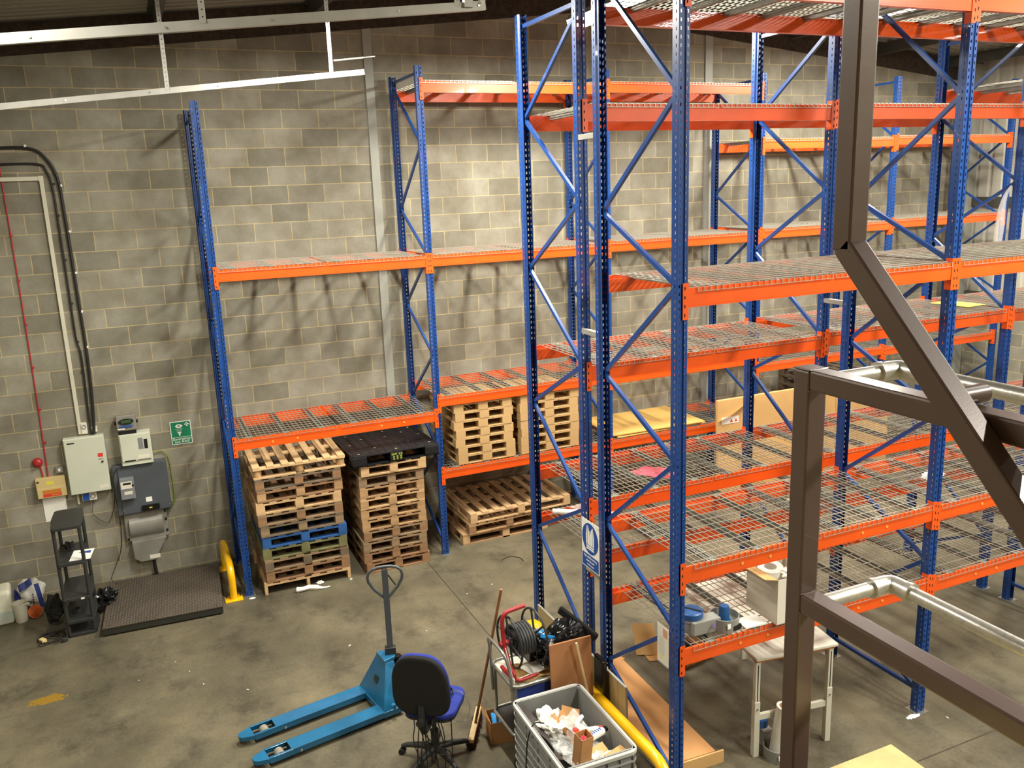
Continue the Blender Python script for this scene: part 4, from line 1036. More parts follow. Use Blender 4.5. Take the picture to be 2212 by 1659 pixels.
# ------------------------------------------------------------------ trolley and its load
tr = thing('service_trolley', 'tubular steel two-tier trolley loaded with odds and ends behind the grey crate', 'trolley', (1.14, -5.50, 0), 0.02)
TW, TD = .66, .45
def rim(z): 
    P_ = [(x + TW / 2, y + TD / 2, z) for x, y in rrect(TW, TD, .06, 5)]; return MB().tube(P_, .014, 10, closed=True)
for z in (.30, .74):
    obj('tray', MB().prism([(x + TW / 2, y + TD / 2) for x, y in rrect(TW, TD, .06, 5)], 2, z - .02, z - .005), M['offwhite'] if z > .5 else M['blackpl'], tr); obj('rim', rim(z), M['galv'], tr)
for x in (.03, TW - .03):
    for y in (.02, TD - .02):
        obj('castor', MB().cyl((x, y - .015, .04), (x, y + .015, .04), .04, n=16), M['rubber'], tr)
        obj('leg', MB().cyl((x, y, .05), (x, y, .74), .012, n=10), M['galv'], tr)
obj('push_handle', MB().tube([(.0, .03, .70), (-.01, .03, .86), (-.03, .06, .98), (-.04, .12, 1.02), (-.04, .33, 1.02), (-.03, .40, .98), (-.01, TD - .03, .86), (0, TD - .03, .5)], .013, 10, 4), M['galv'], tr)
obj('apron', MB().bb(.03, TW - .03, .02, .03, .62, .72), M['navy'], tr)
# hose reel
rl = thing('hose_reel', 'hose reel with red tube stand and black spoked wheels on the trolley', 'hose reel', (1.22, -5.27, .76), .08)
zc = .255
for x in (.0, .235):
    rg = MB(); R_ = .215
    rg.tube([(x, R_ * math.cos(2 * PI * i / 36), zc + R_ * math.sin(2 * PI * i / 36)) for i in range(36)], .010, 8, closed=True)
    for i in range(6):
        a = 2 * PI * i / 6 + .3; rg.bar((x, .03 * math.cos(a), zc + .03 * math.sin(a)), (x, R_ * math.cos(a), zc + R_ * math.sin(a)), .012, .014, up=(1, 0, 0))
    rg.cyl((x - .012, 0, zc), (x + .012, 0, zc), .045, n=20)
    obj('spoked_wheel', rg, M['blackpl'], rl)
hz = MB(); pts = []
for layer in range(3):
    for i in range(6 * 20):
        a = 2 * PI * i / 20; x = .032 + (i / 120) * .15 if layer % 2 == 0 else .182 - (i / 120) * .15
        rr = .085 + layer * .020; pts.append((x, rr * math.cos(a), zc + rr * math.sin(a)))
hz.tube(pts, .0125, 7); obj('hose', hz, M['hose'], rl)
obj('drum', MB().cyl((.02, 0, zc), (.195, 0, zc), .075, n=24), M['hose'], rl)
obj('stand', MB().tube([(-.055, .05, .02), (-.06, -.10, .02), (-.06, -.17, .04), (-.06, -.17, .07), (-.06, -.10, .12), (-.06, -.02, zc), (-.06, .0, .40), (-.055, .0, .48), (-.02, .0, .52), (.06, 0, .53), (.15, 0, .535)], .017, 12, 5), M['red'], rl)
obj('stand', MB().tube([(-.06, -.17, .03), (-.03, -.2, .02), (.06, -.2, .018), (.14, -.19, .018)], .014, 10, 4), M['red'], rl)
obj('axle', MB().cyl((-.09, 0, zc), (.02, 0, zc), .024, n=16), M['red'], rl)
tag(obj('kraft_paper', MB().sheet((0, 0, 0), (.34, .0, 0), (0, .26, 0), 10, 8, lambda a, b: .012 + .012 * math.sin(a * 11 + b * 4), .004), M['brownpaper'], loc=(1.16, -5.47, .744)), 'crumpled brown paper on the trolley top under the hose reel', 'paper')
tag(obj('paper_sheet', MB().sheet((0, 0, 0), (.26, .02, 0), (-.03, .16, 0), 8, 6, lambda a, b: .01 + .01 * math.sin(a * 5), .0015), M['white'], loc=(1.33, -5.46, .772), rot=(0, 0, .1)), 'crumpled white paper on the trolley below the hose reel', 'paper')
wt = thing('wire_stand', 'thin white metal stand poking up at the trolley handle', 'stand', (1.14, -5.44, .78))
obj('rod', MB().cyl((-.02, .02, .28), (.02, -.02, 0), .004, n=8).cyl((.03, -.02, .0), (.16, -.02, .02), .004, n=8), M['white'], wt); obj('grip', MB().blob((.02, -.02, .0), (.015, .02, .04), 1, .2), M['white'], wt)
tag(obj('plastic_tray', MB().box((0, 0, .015), (.26, .34, .03)).box((0, 0, .033), (.20, .26, .006)), M['bluepl'], loc=(1.62, -5.22, .93), rot=(-.35, .25, -.3), bevel=.005), 'bright blue plastic folder propped on the trolley load', 'folder')
tag(obj('paper_sheet', MB().box((0, 0, .001), (.18, .24, .002)), M['white'], loc=(1.607, -5.235, .972), rot=(-.35, .25, -.3)), 'white page lying in the bright blue folder', 'paper')
tag(obj('yellow_bin', MB().blob((0, 0, 0), (.10, .10, .11), 1, .08, 2, flat=False, power=.6), M['yellow'], loc=(1.56, -4.98, .86)), 'yellow plastic tub behind the hose reel', 'tub')
tag(obj('storage_bin', MB().bb(-.14, .14, -.12, .12, 0, .10), M['blackpl'], loc=(1.55, -5.12, .745), bevel=.01), 'black box under the blue folder on the trolley', 'box')
bn = MB().blob((0, 0, 0), (.30, .20, .20), 12, .38, 2.0, 48, 30)
tag(obj('binbag', bn, M['binbag'], loc=(1.63, -5.33, .93), rot=(.1, -.35, .3)), 'shiny black rubbish bag on the trolley behind the brown board', 'rubbish bag')
tag(obj('black_sleeve', MB().bar((1.74, -5.14, 1.12), (1.95, -5.42, .93), .035, .08), M['fabblack'], bevel=.02), 'long dull black sleeve lying over the shiny rubbish bag', 'sleeve')
tag(obj('folder', MB().bb(-.02, .02, -.08, .08, 0, .42), M['binbag'], loc=(1.90, -5.56, .42), bevel=.01), 'dark plastic roll wedged between the brown board and the yellow barrier', 'roll')
tag(obj('laminate_board', MB().bb(-.185, .185, -.009, .009, 0, .66), M['brownboard'], loc=(1.64, -5.565, .385), rot=(-.06, 0, -.03), bevel=.001), 'brown laminate board propped upright against the loaded trolley', 'board')
tag(obj('timber_batten', MB().bar((1.66, -5.60, 1.055), (1.78, -5.62, .42), .018, .018, up=(0, 1, 0)), M['pine'], bevel=.002), 'thin pine batten leaning on the brown laminate board', 'batten')
lwb = thing('cardboard_box', 'open cardboard box low beside the trolley with a blue folder inside', 'box', (1.27, -5.0, .0), -.5)
lw = MB(); lw.bb(-.16, .16, -.13, -.126, 0.0, .22); lw.bb(-.16, .16, .126, .13, 0, .22); lw.bb(-.16, -.156, -.13, .13, 0, .22); lw.bb(.156, .16, -.13, .13, 0, .22); lw.bb(-.16, .16, -.13, .13, 0, .004)
obj('carton', lw, M['card'], lwb); obj('flap', MB().sheet((-.16, -.13, .22), (0, .26, 0), (-.06, 0, .10), 2, 2, lambda a, b: 0, .003), M['card'], lwb)
lwb.location = (1.23, -5.04, .0); lwb.rotation_euler = (0, 0, -.15)
lwb.scale = (.85, .8, .95)
tag(obj('folder', MB().box((0, 0, .01), (.18, .13, .02)), M['bluepl'], loc=(1.21, -5.04, .15), rot=(.15, .25, -.25), bevel=.003), 'bright blue folder inside the open low cardboard box', 'folder')
tag(obj('red_bracket', MB().prism([(-.06, 0), (.08, 0), (.08, .10), (.05, .06), (-.02, .07), (-.06, .13)], 1, -.02, .02), M['red'], loc=(1.33, -5.44, .46), rot=(0, 0, .1)), 'red angular plastic piece on the lower tier of the trolley', 'bracket')
tag(obj('storage_bin', MB().bb(-.16, .16, -.12, .12, 0, .22), M['greydisp'], loc=(1.42, -5.27, .32), bevel=.01), 'grey storage bin on the lower tier of the trolley', 'bin')

# ------------------------------------------------------------------ boards standing in the rack end
def board_(label, y0, y1, x, z1):
    t = thing('edged_board', label, 'board', (x, (y0 + y1) / 2, 0), (0, -.02, 0)); L_ = y1 - y0
    obj('panel', MB().bb(-.009, .009, -L_ / 2, L_ / 2, 0, z1), M['mdf'] if 0 else mat('beige laminate', '#b59c6c', .55, nz=(3, .04)), t)
    e = MB().bb(-.0095, .0095, -L_ / 2, L_ / 2, z1, z1 + .012); e.bb(-.0095, .0095, -L_ / 2 - .002, -L_ / 2, 0, z1 + .012); obj('edge_strip', e, mat('grey edging', '#a5a294', .5), t)
    obj('groove', MB().bb(-.0105, -.009, -L_ / 2 + .115, -L_ / 2 + .118, 0, z1), M['carddark'], t)
board_('beige board with grey edge standing along the rack end, behind the rubbish bag', -5.28, -4.27, 1.965, .70)
board_('beige board with grey edge standing behind the yellow tube barrier', -5.88, -5.30, 1.965, .72)
# ------------------------------------------------------------------ grey stacking crate with waste
CX, CY, CW, CL, CH = 1.335, -6.13, .60, .94, .75
cr = thing('plastic_crate', 'large grey ribbed plastic crate full of packing waste at the bottom edge', 'crate', (CX, CY, 0), -.02)
m_ = MB(); w2, l2 = CW / 2, CL / 2; th = .012
sx = .93
m_.bb(-w2 * sx, -w2 * sx + th, -l2 * sx, l2 * sx, .02, CH); m_.bb(w2 * sx - th, w2 * sx, -l2 * sx, l2 * sx, .02, CH); m_.bb(-w2 * sx, w2 * sx, -l2 * sx, -l2 * sx + th, .02, CH); m_.bb(-w2 * sx, w2 * sx, l2 * sx - th, l2 * sx, .02, CH); m_.bb(-w2 * sx, w2 * sx, -l2 * sx, l2 * sx, .0, .02)
obj('tub', m_, M['grate'], cr)
P_ = rrect(CW, CL, .07, 8); Pi = rrect(CW - .055, CL - .055, .05, 8); n = len(P_)
rm = MB(); vs = [(x, y, CH - .03) for x, y in P_] + [(x, y, CH) for x, y in P_] + [(x, y, CH) for x, y in Pi] + [(x, y, CH - .03) for x, y in Pi]
rm._add(vs, [(k * n + i, k * n + (i + 1) % n, ((k + 1) % 4) * n + (i + 1) % n, ((k + 1) % 4) * n + i) for k in range(4) for i in range(n)])
obj('rim', rm, M['rim'], cr, bevel=.004)
rb = MB()
for z in [CH - .09 - i * .075 for i in range(9)]:
    P2 = rrect(CW - .01, CL - .01, .06, 5); P3 = rrect(CW * sx - .001, CL * sx - .001, .04, 5); n2 = len(P2)
    rb._add([(x, y, z) for x, y in P2] + [(x, y, z + .010) for x, y in P2] + [(x, y, z + .010) for x, y in P3] + [(x, y, z) for x, y in P3], [(k * n2 + i, k * n2 + (i + 1) % n2, ((k + 1) % 4) * n2 + (i + 1) % n2, ((k + 1) % 4) * n2 + i) for k in range(4) for i in range(n2)])
for i in range(5):
    y = -l2 * .88 + i * l2 * .44
    for s in (-1, 1): rb.bb(s * (w2 * sx + .004) - .004, s * (w2 * sx + .004) + .004, y - .004, y + .004, .06, CH - .05)
for i in range(6):
    x = -w2 * .85 + i * w2 * .34
    for s in (-1, 1): rb.bb(x - .004, x + .004, s * (l2 * sx + .01) - .01, s * (l2 * sx + .01) + .01, .06, CH - .05)
obj('ribs', rb, M['grate'], cr)
def item(o, label, cat, group=None): return tag(o, label, cat, group)
wz = CH - .16
item(obj('packing_film', MB().blob((0, 0, 0), (.24, .38, .10), 31, .5, 3.2, 48, 30), M['clear'], loc=(CX, CY - .02, wz + .01)), 'crumpled clear packing film filling the grey crate', 'plastic film')
item(obj('packing_film', MB().blob((0, 0, 0), (.17, .19, .13), 41, .45, 2.2, 44, 28), M['wrap'], loc=(CX - .08, CY + .20, wz + .06)), 'bunched white film at the far end of the grey crate', 'plastic film')
item(obj('packing_film', MB().blob((0, 0, 0), (.20, .12, .07), 47, .5, 3.6, 36, 24), M['wrap'], loc=(CX + .03, CY - .30, wz + .03)), 'bunched white film at the near end of the grey crate', 'plastic film')
item(obj('polythene_sheet', MB().sheet((-.145, -.30, .02), (.09, .02, -.10), (-.0, .62, .05), 6, 12, lambda a, b: .02 * math.sin(b * 7 + a * 3), .002), mat('dark grey polythene', '#4b4543', .35), loc=(CX - .10, CY + .05, CH - .07)), 'dark grey polythene bag along the left side of the crate', 'plastic bag')
k1 = thing('cardboard_strip', 'folded brown cardboard strip marked with black letters in the crate', 'cardboard', (CX + .02, CY + .08, CH - .10), (.5, .15, .35))
obj('panel', MB().box((0, 0, 0), (.13, .32, .004)), M['card'], k1); text('lettering', 'K27', .05, M['dark'], k1, (.0, .03, .004), (0, 0, -PI / 2))
k2 = thing('cardboard_tube_box', 'slim open cardboard box standing in the near left of the crate', 'box', (CX - .07, CY - .26, CH - .16), (.14, .02, .12))
q = MB(); q.bb(-.05, .05, -.045, -.042, 0, .28); q.bb(-.05, .05, .042, .045, 0, .28); q.bb(-.05, -.047, -.045, .045, 0, .28); q.bb(.047, .05, -.045, .045, 0, .28); q.bb(-.05, .05, -.045, .045, 0, .004)
obj('carton', q, M['card'], k2); obj('pink_filling', MB().blob((0, 0, .25), (.03, .03, .02), 3, .5, 4), M['pink'], k2)
item(obj('cardboard_flap', MB().box((0, 0, 0), (.15, .13, .004)), M['card'], loc=(CX + .10, CY + .22, CH - .09), rot=(.5, .4, -.3)), 'brown cardboard flap near the far right corner of the crate', 'cardboard')
item(obj('cardboard_flap', MB().box((0, 0, 0), (.12, .10, .003)), M['card2'], loc=(CX + .17, CY - .02, CH - .11), rot=(.2, .1, .2)), 'small square cardboard piece under the tape in the crate', 'cardboard')
item(obj('cardboard_flap', MB().box((0, 0, 0), (.16, .09, .003)), M['card2'], loc=(CX + .08, CY - .24, CH - .10), rot=(.5, 0, .25)), 'cardboard offcut in front of the spray can', 'cardboard')
item(obj('cardboard_flap', MB().box((0, 0, 0), (.17, .06, .05)), M['card2'], loc=(CX + .17, CY - .33, CH - .10), rot=(.1, 0, .3)), 'small cardboard box in the near right corner of the crate', 'box')
sc_ = thing('spray_can', 'white spray can lying on top of the waste in the crate', 'can', (CX + .03, CY - .15, CH - .055), (0, PI / 2, .28))
obj('can', MB().lathe([(0, 0), (.028, 0), (.03, .006), (.03, .17), (.026, .18), (.012, .19)], (0, 0, 0), 24), M['white'], sc_); obj('nozzle', MB().cyl((0, 0, .19), (0, 0, .215), .02, n=16), M['blackgloss'], sc_)
tp = MB()
for i in range(7): tp.bb(-.031, -.029, -.012, .012, .02 + i * .02, .03 + i * .02)
obj('print', tp, M['bluesign'], sc_)
tg = thing('tape_dispenser', 'white and red hand tape dispenser on the waste in the crate', 'tape dispenser', (CX + .09, CY - .06, CH - .04), (0, 0, -.25))
obj('handle', MB().tube([(.10, 0, 0), (.0, 0, .005), (-.06, .01, .01), (-.05, .08, .02), (.0, .14, .02)], .016, 8, 4), M['white'], tg); obj('red_grip', MB().cyl((.09, 0, 0), (.115, 0, 0), .019, n=12).cyl((-.10, .01, .0), (-.06, .01, .0), .022, n=12), M['redbright'], tg)
item(obj('plastic_bag', MB().sheet((0, 0, 0), (.14, .02, .02), (-.03, .24, .03), 8, 10, lambda a, b: .018 * math.sin(a * 9 + b * 6), .001), M['clear'], loc=(CX - .01, CY - .10, CH - .06)), 'clear plastic bag over the cardboard in the middle of the crate', 'plastic bag')
cl = thing('thin_cable', 'dark lead hanging over the left rim of the grey crate', 'cable', (CX - .28, CY + .05, CH))
obj('cable', MB().tube([(.10, .05, .0), (.02, .06, .015), (-.05, .03, -.1), (-.08, 0, -.35), (-.07, -.08, -.55), (-.05, -.12, -.7)], .005, 6, 6), M['cableblack'], cl)
# ------------------------------------------------------------------ flat carton on the floor
fc = thing('flat_carton', 'long flat brown carton lying on the floor inside the near rack', 'box', (2.42, -5.36, 0), -.035)
obj('carton', MB().bb(-.23, .23, -.78, .78, 0, .115), M['card'], fc, bevel=.004)
obj('end_flap', MB().bb(-.23, .30, -.80, -.785, 0, .11), M['card2'], fc); 
tag(obj('cardboard_offcut', MB().sheet((0, 0, 0), (.20, -.1, 0), (.04, .16, .26), 6, 5, lambda a, b: .03 * math.sin(a * 3), .004), M['card2'], loc=(2.93, -4.46, .004)), 'pale bent cardboard offcut standing on the floor under the middle rack', 'cardboard')
tag(obj('cardboard_offcut', MB().sheet((0, 0, 0), (.34, -.14, 0), (.03, .24, 0), 4, 4, lambda a, b: .01, .006), M['card'], loc=(2.98, -4.62, .0)), 'brown cardboard scrap lying flat on the floor under the middle rack', 'cardboard')
tag(obj('cardboard_offcut', MB().sheet((0, 0, 0), (.20, -.02, .05), (-.04, .12, .0), 4, 3, lambda a, b: .01, .004), M['card'], loc=(2.55, -4.52, .0)), 'small cardboard corner at the far end of the flat carton', 'cardboard')
cst = thing('cardboard_box', 'low open carton with black lining below the tape dispenser machine', 'box', (3.36, -4.70, 0), .2)
q = MB(); q.bb(-.18, .18, -.16, -.156, 0, .16); q.bb(-.18, .18, .156, .16, 0, .16); q.bb(-.18, -.176, -.16, .16, 0, .16); q.bb(.176, .18, -.16, .16, 0, .16); q.bb(-.18, .18, -.16, .16, 0, .004); obj('carton', q, M['card'], cst)
obj('lining', MB().blob((0, 0, .10), (.12, .10, .06), 6, .4, 3), M['fabblack'], cst)
# ------------------------------------------------------------------ packing bench
tb = thing('packing_bench', 'cream packing bench with adjustable legs standing under the near rack', 'table', (2.93, -6.25, 0), -.15)
obj('worktop', MB().bb(0, .75, 0, 1.45, .875, .905), M['greytable'], tb, bevel=.008); obj('top_support', MB().bb(.015, .735, .02, 1.43, .855, .875), M['orangeprint'], tb)
for x in (.03, .70):
    for y in (.04, 1.38):
        lgp = obj('leg', MB().bb(x - .025, x + .025, y - .025, y + .025, 0, .50), M['legwhite'], tb, bevel=.003)
        u = MB().bb(x - .02, x + .02, y - .02, y + .02, .50, .855); obj('inner_post', u, M['legwhite'], lgp)
        obj('slot', MB().bb(x - .004, x + .004, y - .0212, y - .0198, .51, .83), M['dark'], lgp); obj('clamp_screw', MB().cyl((x, y - .025, .44), (x, y - .032, .44), .008, n=8), M['galv'], lgp)
for y in (.04, 1.38): obj('cross_bar', MB().bb(.05, .68, y - .015, y + .015, .33, .38), M['legwhite'], tb)
tag(obj('white_board_sheet', MB().box((0, 0, .004), (.70, 1.10, .006)), M['offwhite'], loc=(3.42, -5.42, .906), rot=(0, 0, -.15)), 'white sheet covering the packing bench below the wire deck', 'board')
# film roll machine
def bubble_machine(name, label, loc, rz, roll):
    t = thing(name, label, 'packing machine', loc, rz)
    b = MB(); b.pipe((0, 0, 0), (0, 0, .10), .115, .108, 32); b.cyl((0, 0, .0), (0, 0, .045), .108, n=32); obj('drum', b, M['greydisp'], t)
    obj('arm', MB().bb(-.30, -.06, -.05, .06, .0, .11), M['greydisp'], t, bevel=.008, rot=(0, 0, -.15)) if not roll else obj('arm', MB().bb(-.05, .06, .06, .26, .0, .13), M['greydisp'], t, bevel=.008)
    obj('opening', MB().bb(-.01, .07, -.1165, -.10, .012, .05), M['dark'], t); obj('label', MB().bb(-.065, -.035, -.113, -.104, .04, .075), M['white'], t)
    if not roll:
        obj('spindle', MB().lathe([(.055, .045), (.055, .055), (.043, .06), (.038, .165), (.034, .172), (0, .172)], (0, 0, 0), 28), M['bluedisp'], t)
        hdv = obj('head', MB().lathe([(.0, .13), (.075, .13), (.09, .12), (.09, .09), (.08, .085), (.08, 0)], (-.24, .10, 0), 32), M['greydisp'], t)
        obj('blue_cap', MB().lathe([(.085, .10), (.092, .115), (.09, .155), (.08, .165), (0, .168)], (-.24, .10, 0), 32), M['bluedisp'], t)
        obj('cap_groove', MB().box((-.24, .10, .169), (.02, .17, .003), (0, 0, .5)), M['dark'], t)
        obj('purple_label', MB().prism([(-.17, .07), (-.13, .05), (-.14, .10)], 1, -.06, -.055), M['purple'], t)
    else:
        R = Euler((.05, .10, 0)).to_matrix()
        rl_ = MB(); rl_.pipe(R @ V((0, 0, .05)), R @ V((0, 0, .46)), .072, .052, 32); obj('film_roll', rl_, M['wrap'], t); obj('core', MB().pipe(R @ V((0, 0, .052)), R @ V((0, 0, .459)), .052, .045, 24), M['card'], t)
        obj('blue_cap', MB().lathe([(.06, .20), (.06, .26), (0, .27)], (-.06, .16, 0), 20), M['bluedisp'], t)
    return t
zd = 1.15 + BH + .013
bubble_machine('tape_machine', 'grey paper tape machine with blue spindle on the near rack deck', (2.585, -6.27, zd), 0.1, False)
bubble_machine('film_machine', 'grey machine on the floor holding a tall white film roll under the bench', (3.13, -6.30, 0), -.1, True)
tag(obj('paper_stack', MB().box((0, 0, .006), (.20, .15, .012)), M['white'], loc=(2.80, -6.32, zd), rot=(0, 0, -.05)), 'stack of white paper beside the tape machine on the deck', 'paper')
bx = thing('open_carton', 'tall white open carton with brown flaps on the near rack deck', 'box', (3.13, -6.27, zd), -.03)
q = MB(); a_, b_, h_ = .185, .185, .37
for mi, off in ((0, 0), ): pass
q.bb(-a_, a_, -b_, -b_ + .004, 0, h_); q.bb(-a_, a_, b_ - .004, b_, 0, h_); q.bb(-a_, -a_ + .004, -b_, b_, 0, h_); q.bb(a_ - .004, a_, -b_, b_, 0, h_); q.bb(-a_, a_, -b_, b_, 0, .004)
obj('carton', q, M['offwhite'], bx)
obj('flap', MB().sheet((-a_, b_, h_), (0, -2 * b_, 0), (-.11, .02, .02), 2, 2, lambda a, b: 0, .004), M['card2'], bx); obj('flap', MB().sheet((-a_, b_, h_), (2 * a_, 0, 0), (0, .10, .05), 2, 2, lambda a, b: 0, .004), M['card'], bx)

tag(obj('film_coil', MB().pipe((0, 0, 0), (0, 0, .16), .10, .05, 36), M['wrap'], loc=(3.08, -6.19, zd + h_ - .17), rot=(.1, -.05, 0)), 'fat white film roll standing in the open carton', 'film roll')
tag(obj('packing_film', MB().blob((0, 0, 0), (.12, .10, .06), 8, .35, 3), M['wrap'], loc=(3.17, -6.33, zd + h_ - .04)), 'loose white film spilling over the near edge of the open carton', 'plastic film')
tag(obj('film_tube', MB().cyl((2.24, -4.05, 1.53), (2.72, -4.40, 1.53), .028, n=20), M['wrap']), 'white film tube lying across the low deck of the middle rack', 'film roll')
tag(obj('packing_film', MB().blob((0, 0, 0), (.14, .06, .05), 15, .5, 4), M['clear'], loc=(2.50, -4.18, 1.56), rot=(0, 0, -.6)), 'scrunched clear film around the white film tube', 'plastic film')
tag(obj('pink_film', MB().sheet((0, 0, 0), (.30, -.06, 0), (.06, -.34, 0), 10, 8, lambda a, b: .012 + .012 * math.sin(a * 8 + b * 5), .0015), M['pink'], loc=(2.80, -4.52, 1.86 + BH + .012), rot=(0, 0, .15)), 'pink plastic film lying on a wire deck of the middle rack', 'plastic film')
tag(obj('packing_film', MB().blob((0, 0, 0), (.16, .10, .05), 25, .5, 4), M['clear'], loc=(5.15, -5.9, 1.79 + BH + .03)), 'scrunched clear film on the second bay deck of the near rack', 'plastic film')
tag(obj('yellow_sheet', MB().box((0, 0, .002), (.30, .45, .004)), M['yellowlabel'], loc=(7.0, -4.55, 3.06 + BH + .013), rot=(0, 0, .1)), 'pale yellow sheet on an upper deck of the middle rack', 'paper')
tag(obj('stretch_wrap', MB().tube([(7.10, -4.985, 4.46), (7.07, -4.95, 4.36), (7.06, -4.93, 4.22), (7.05, -4.93, 4.05), (7.05, -4.92, 3.87)], [.008, .02, .035, .045, .04], 9, 4), M['clear']), 'clear stretch wrap hanging from the third upright of the middle rack', 'plastic film')
# ------------------------------------------------------------------ signs on the rack ends
hv = thing('hi_vis_sign', 'blue and white hi-vis clothing sign tied across the back-to-back uprights', 'safety sign', (2.005, -5.235, 1.46), (0, 0, -PI / 2))
# local x -> world -y ; local y -> world x
pl_ = MB(); pl_.bb(-.148, .148, -.003, 0, 0, .43); obj('plate', pl_, M['white'], hv)
ci = MB().cyl((0, -.0045, .275), (0, -.003, .275), .136, n=48); obj('blue_disc', ci, M['bluesign'], hv); obj('text_panel', MB().bb(-.138, .138, -.0045, -.003, .01, .125), M['bluesign'], hv)
vt = MB(); vt.prism([(-.065, .215), (-.068, .30), (-.055, .36), (-.050, .385), (-.032, .375), (0, .33), (.032, .375), (.050, .385), (.055, .36), (.068, .30), (.065, .215)], 1, -.006, -.0045); vt.bb(-.065, .065, -.006, -.0045, .195, .207); vt.bb(-.065, .065, -.006, -.0045, .175, .187)
obj('vest_symbol', vt, M['white'], hv)
v2 = MB(); v2.bb(-.043, -.038, -.0068, -.006, .215, .376); v2.bb(.038, .043, -.0068, -.006, .215, .376); v2.bb(-.0012, .0012, -.0068, -.006, .215, .33); v2.bar((0, -.0065, .31), (-.018, -.0065, .36), .001, .002, up=(0, 1, 0)); v2.bar((0, -.0065, .31), (.018, -.0065, .36), .001, .002, up=(0, 1, 0)); obj('vest_detail', v2, M['bluesign'], hv)
for i, s in enumerate(('High visibility clothing', 'must be worn', 'in this area')): text('lettering', s, .026, M['white'], hv, (0, -.005, .102 - i * .033), R0, sx=.95)
obj('cable_tie', MB().cyl((.138, -.006, .41), (.15, .0, .412), .002, n=6), M['dark'], hv)
nt = thing('load_notice', 'faded paper load notice in a clear sleeve on the nearest upright', 'notice', (1.985, -6.345, 1.18), (0, 0, -PI / 2))
obj('sheet', MB().bb(-.07, .07, -.002, 0, 0, .30), M['offwhite'], nt); nn = MB(); 
for i in range(9): nn.bb(-.05, .02, -.0028, -.002, .20 - i * .016, .203 - i * .016)
obj('print', nn, M['meter'], nt); obj('orange_block', MB().bb(.0, .055, -.0028, -.002, .22, .285), M['orangeprint'], nt); obj('yellow_dot', MB().cyl((-.02, -.003, .05), (-.02, -.002, .05), .018, n=16), M['yellowlabel'], nt)
obj('sleeve', MB().bb(-.074, .074, -.0045, -.0035, -.01, .31), mat('thin sleeve', '#f4f4f0', .15, alpha=.12), nt)
# ------------------------------------------------------------------ mezzanine guard in the foreground
gx0, gx1 = .366, .427
gp_ = thing('guard_rail', 'dark brown square tube guard frame with corner post at the mezzanine edge', 'guard rail', (.397, -9.405, 2.7))
ox, oy, oz = .397, -9.405, 2.7
obj('corner_post', MB().bb(gx0 - ox, gx1 - ox, -.028, .03, 0, 4.126 - oz), M['brown'], gp_, bevel=.005); obj('post_cap', MB().bb(gx0 - ox - .001, gx1 - ox + .001, -.029, .031, 4.126 - oz, 4.131 - oz), M['brown'], gp_, bevel=.002)
obj('top_rail', MB().bb(gx0 - ox, gx1 - ox, -2.4, -.028, 4.076 - oz, 4.130 - oz), M['brown'], gp_, bevel=.006); obj('mid_rail', MB().bb(gx0 - ox, gx1 - ox, -2.4, -.028, 3.440 - oz, 3.495 - oz), M['brown'], gp_, bevel=.006)
wd = MB()
for zz in (4.13, 4.076, 3.495, 3.44): wd.tube([(gx0 - ox, -.029, zz - oz), (gx0 - ox + .03, -.031, zz - oz - .001), (gx1 - ox, -.029, zz - oz)], .0025, 6)
obj('weld_bead', wd, M['brown'], gp_)
ga = thing('gate_arm', 'brown cranked square tube arm with pivot stub in the foreground', 'gate arm', (.332, -9.58, 4.45))
a0 = V((0, -.0, 0)); y_c = -9.581 + 9.58
arm = MB(); x0, x1 = -.027, .028
y0v, y1v = -.028, .027
s45 = .054
# vertical part
arm.bb(x0, x1, y0v, y1v, .0, 2.2)
obj('upper_arm', arm, M['brown'], ga, bevel=.005)
dg = MB(); P0 = V((0, 0, .012)); P1 = V((0, -1.5, -1.515)); dg.bar(P0, P1, .055, .054, up=(1, 0, 0)); 
obj('lower_arm', dg, M['brown'], ga, bevel=.005)
obj('pivot_stub', MB().cyl((0, -.30, -.297), (.105, -.30, -.297), .021, n=28), M['brown'], ga, bevel=.003)
obj('weld_bead', MB().tube([(x0, y0v, -.002), (x1, y0v, .012), (x1, y1v, .0)], .003, 6), M['brown'], ga)
for nm, z, ze in (('upper', 4.085, 0), ('lower', 3.428, 0)):
    hr = thing('hand_rail', '%s galvanised tube rail with cast elbow beyond the brown guard frame' % nm, 'hand rail', (.72 if nm == 'upper' else .745, -9.40, z), 0, 'galvanised tube rails')
    L_ = .72 - gx1 if nm == 'upper' else .745 - gx1
    obj('tube', MB().cyl((-L_, 0, 0), (-.05, 0, 0), .0212, n=32), M['tube'], hr); obj('tube', MB().cyl((0, -.05, 0), (0, -2.4, 0), .0212, n=32), M['tube'], hr)
    eb = MB(); eb.tube([(-.075, 0, 0), (-.03, 0, 0), (-.012, -.003, 0), (-.003, -.012, 0), (0, -.03, 0), (0, -.075, 0)], .0275, 24)
    eb.cyl((-.08, 0, 0), (-.064, 0, 0), .030, n=28); eb.cyl((0, -.08, 0), (0, -.064, 0), .030, n=28)
    obj('elbow_fitting', eb, M['tube'], hr)
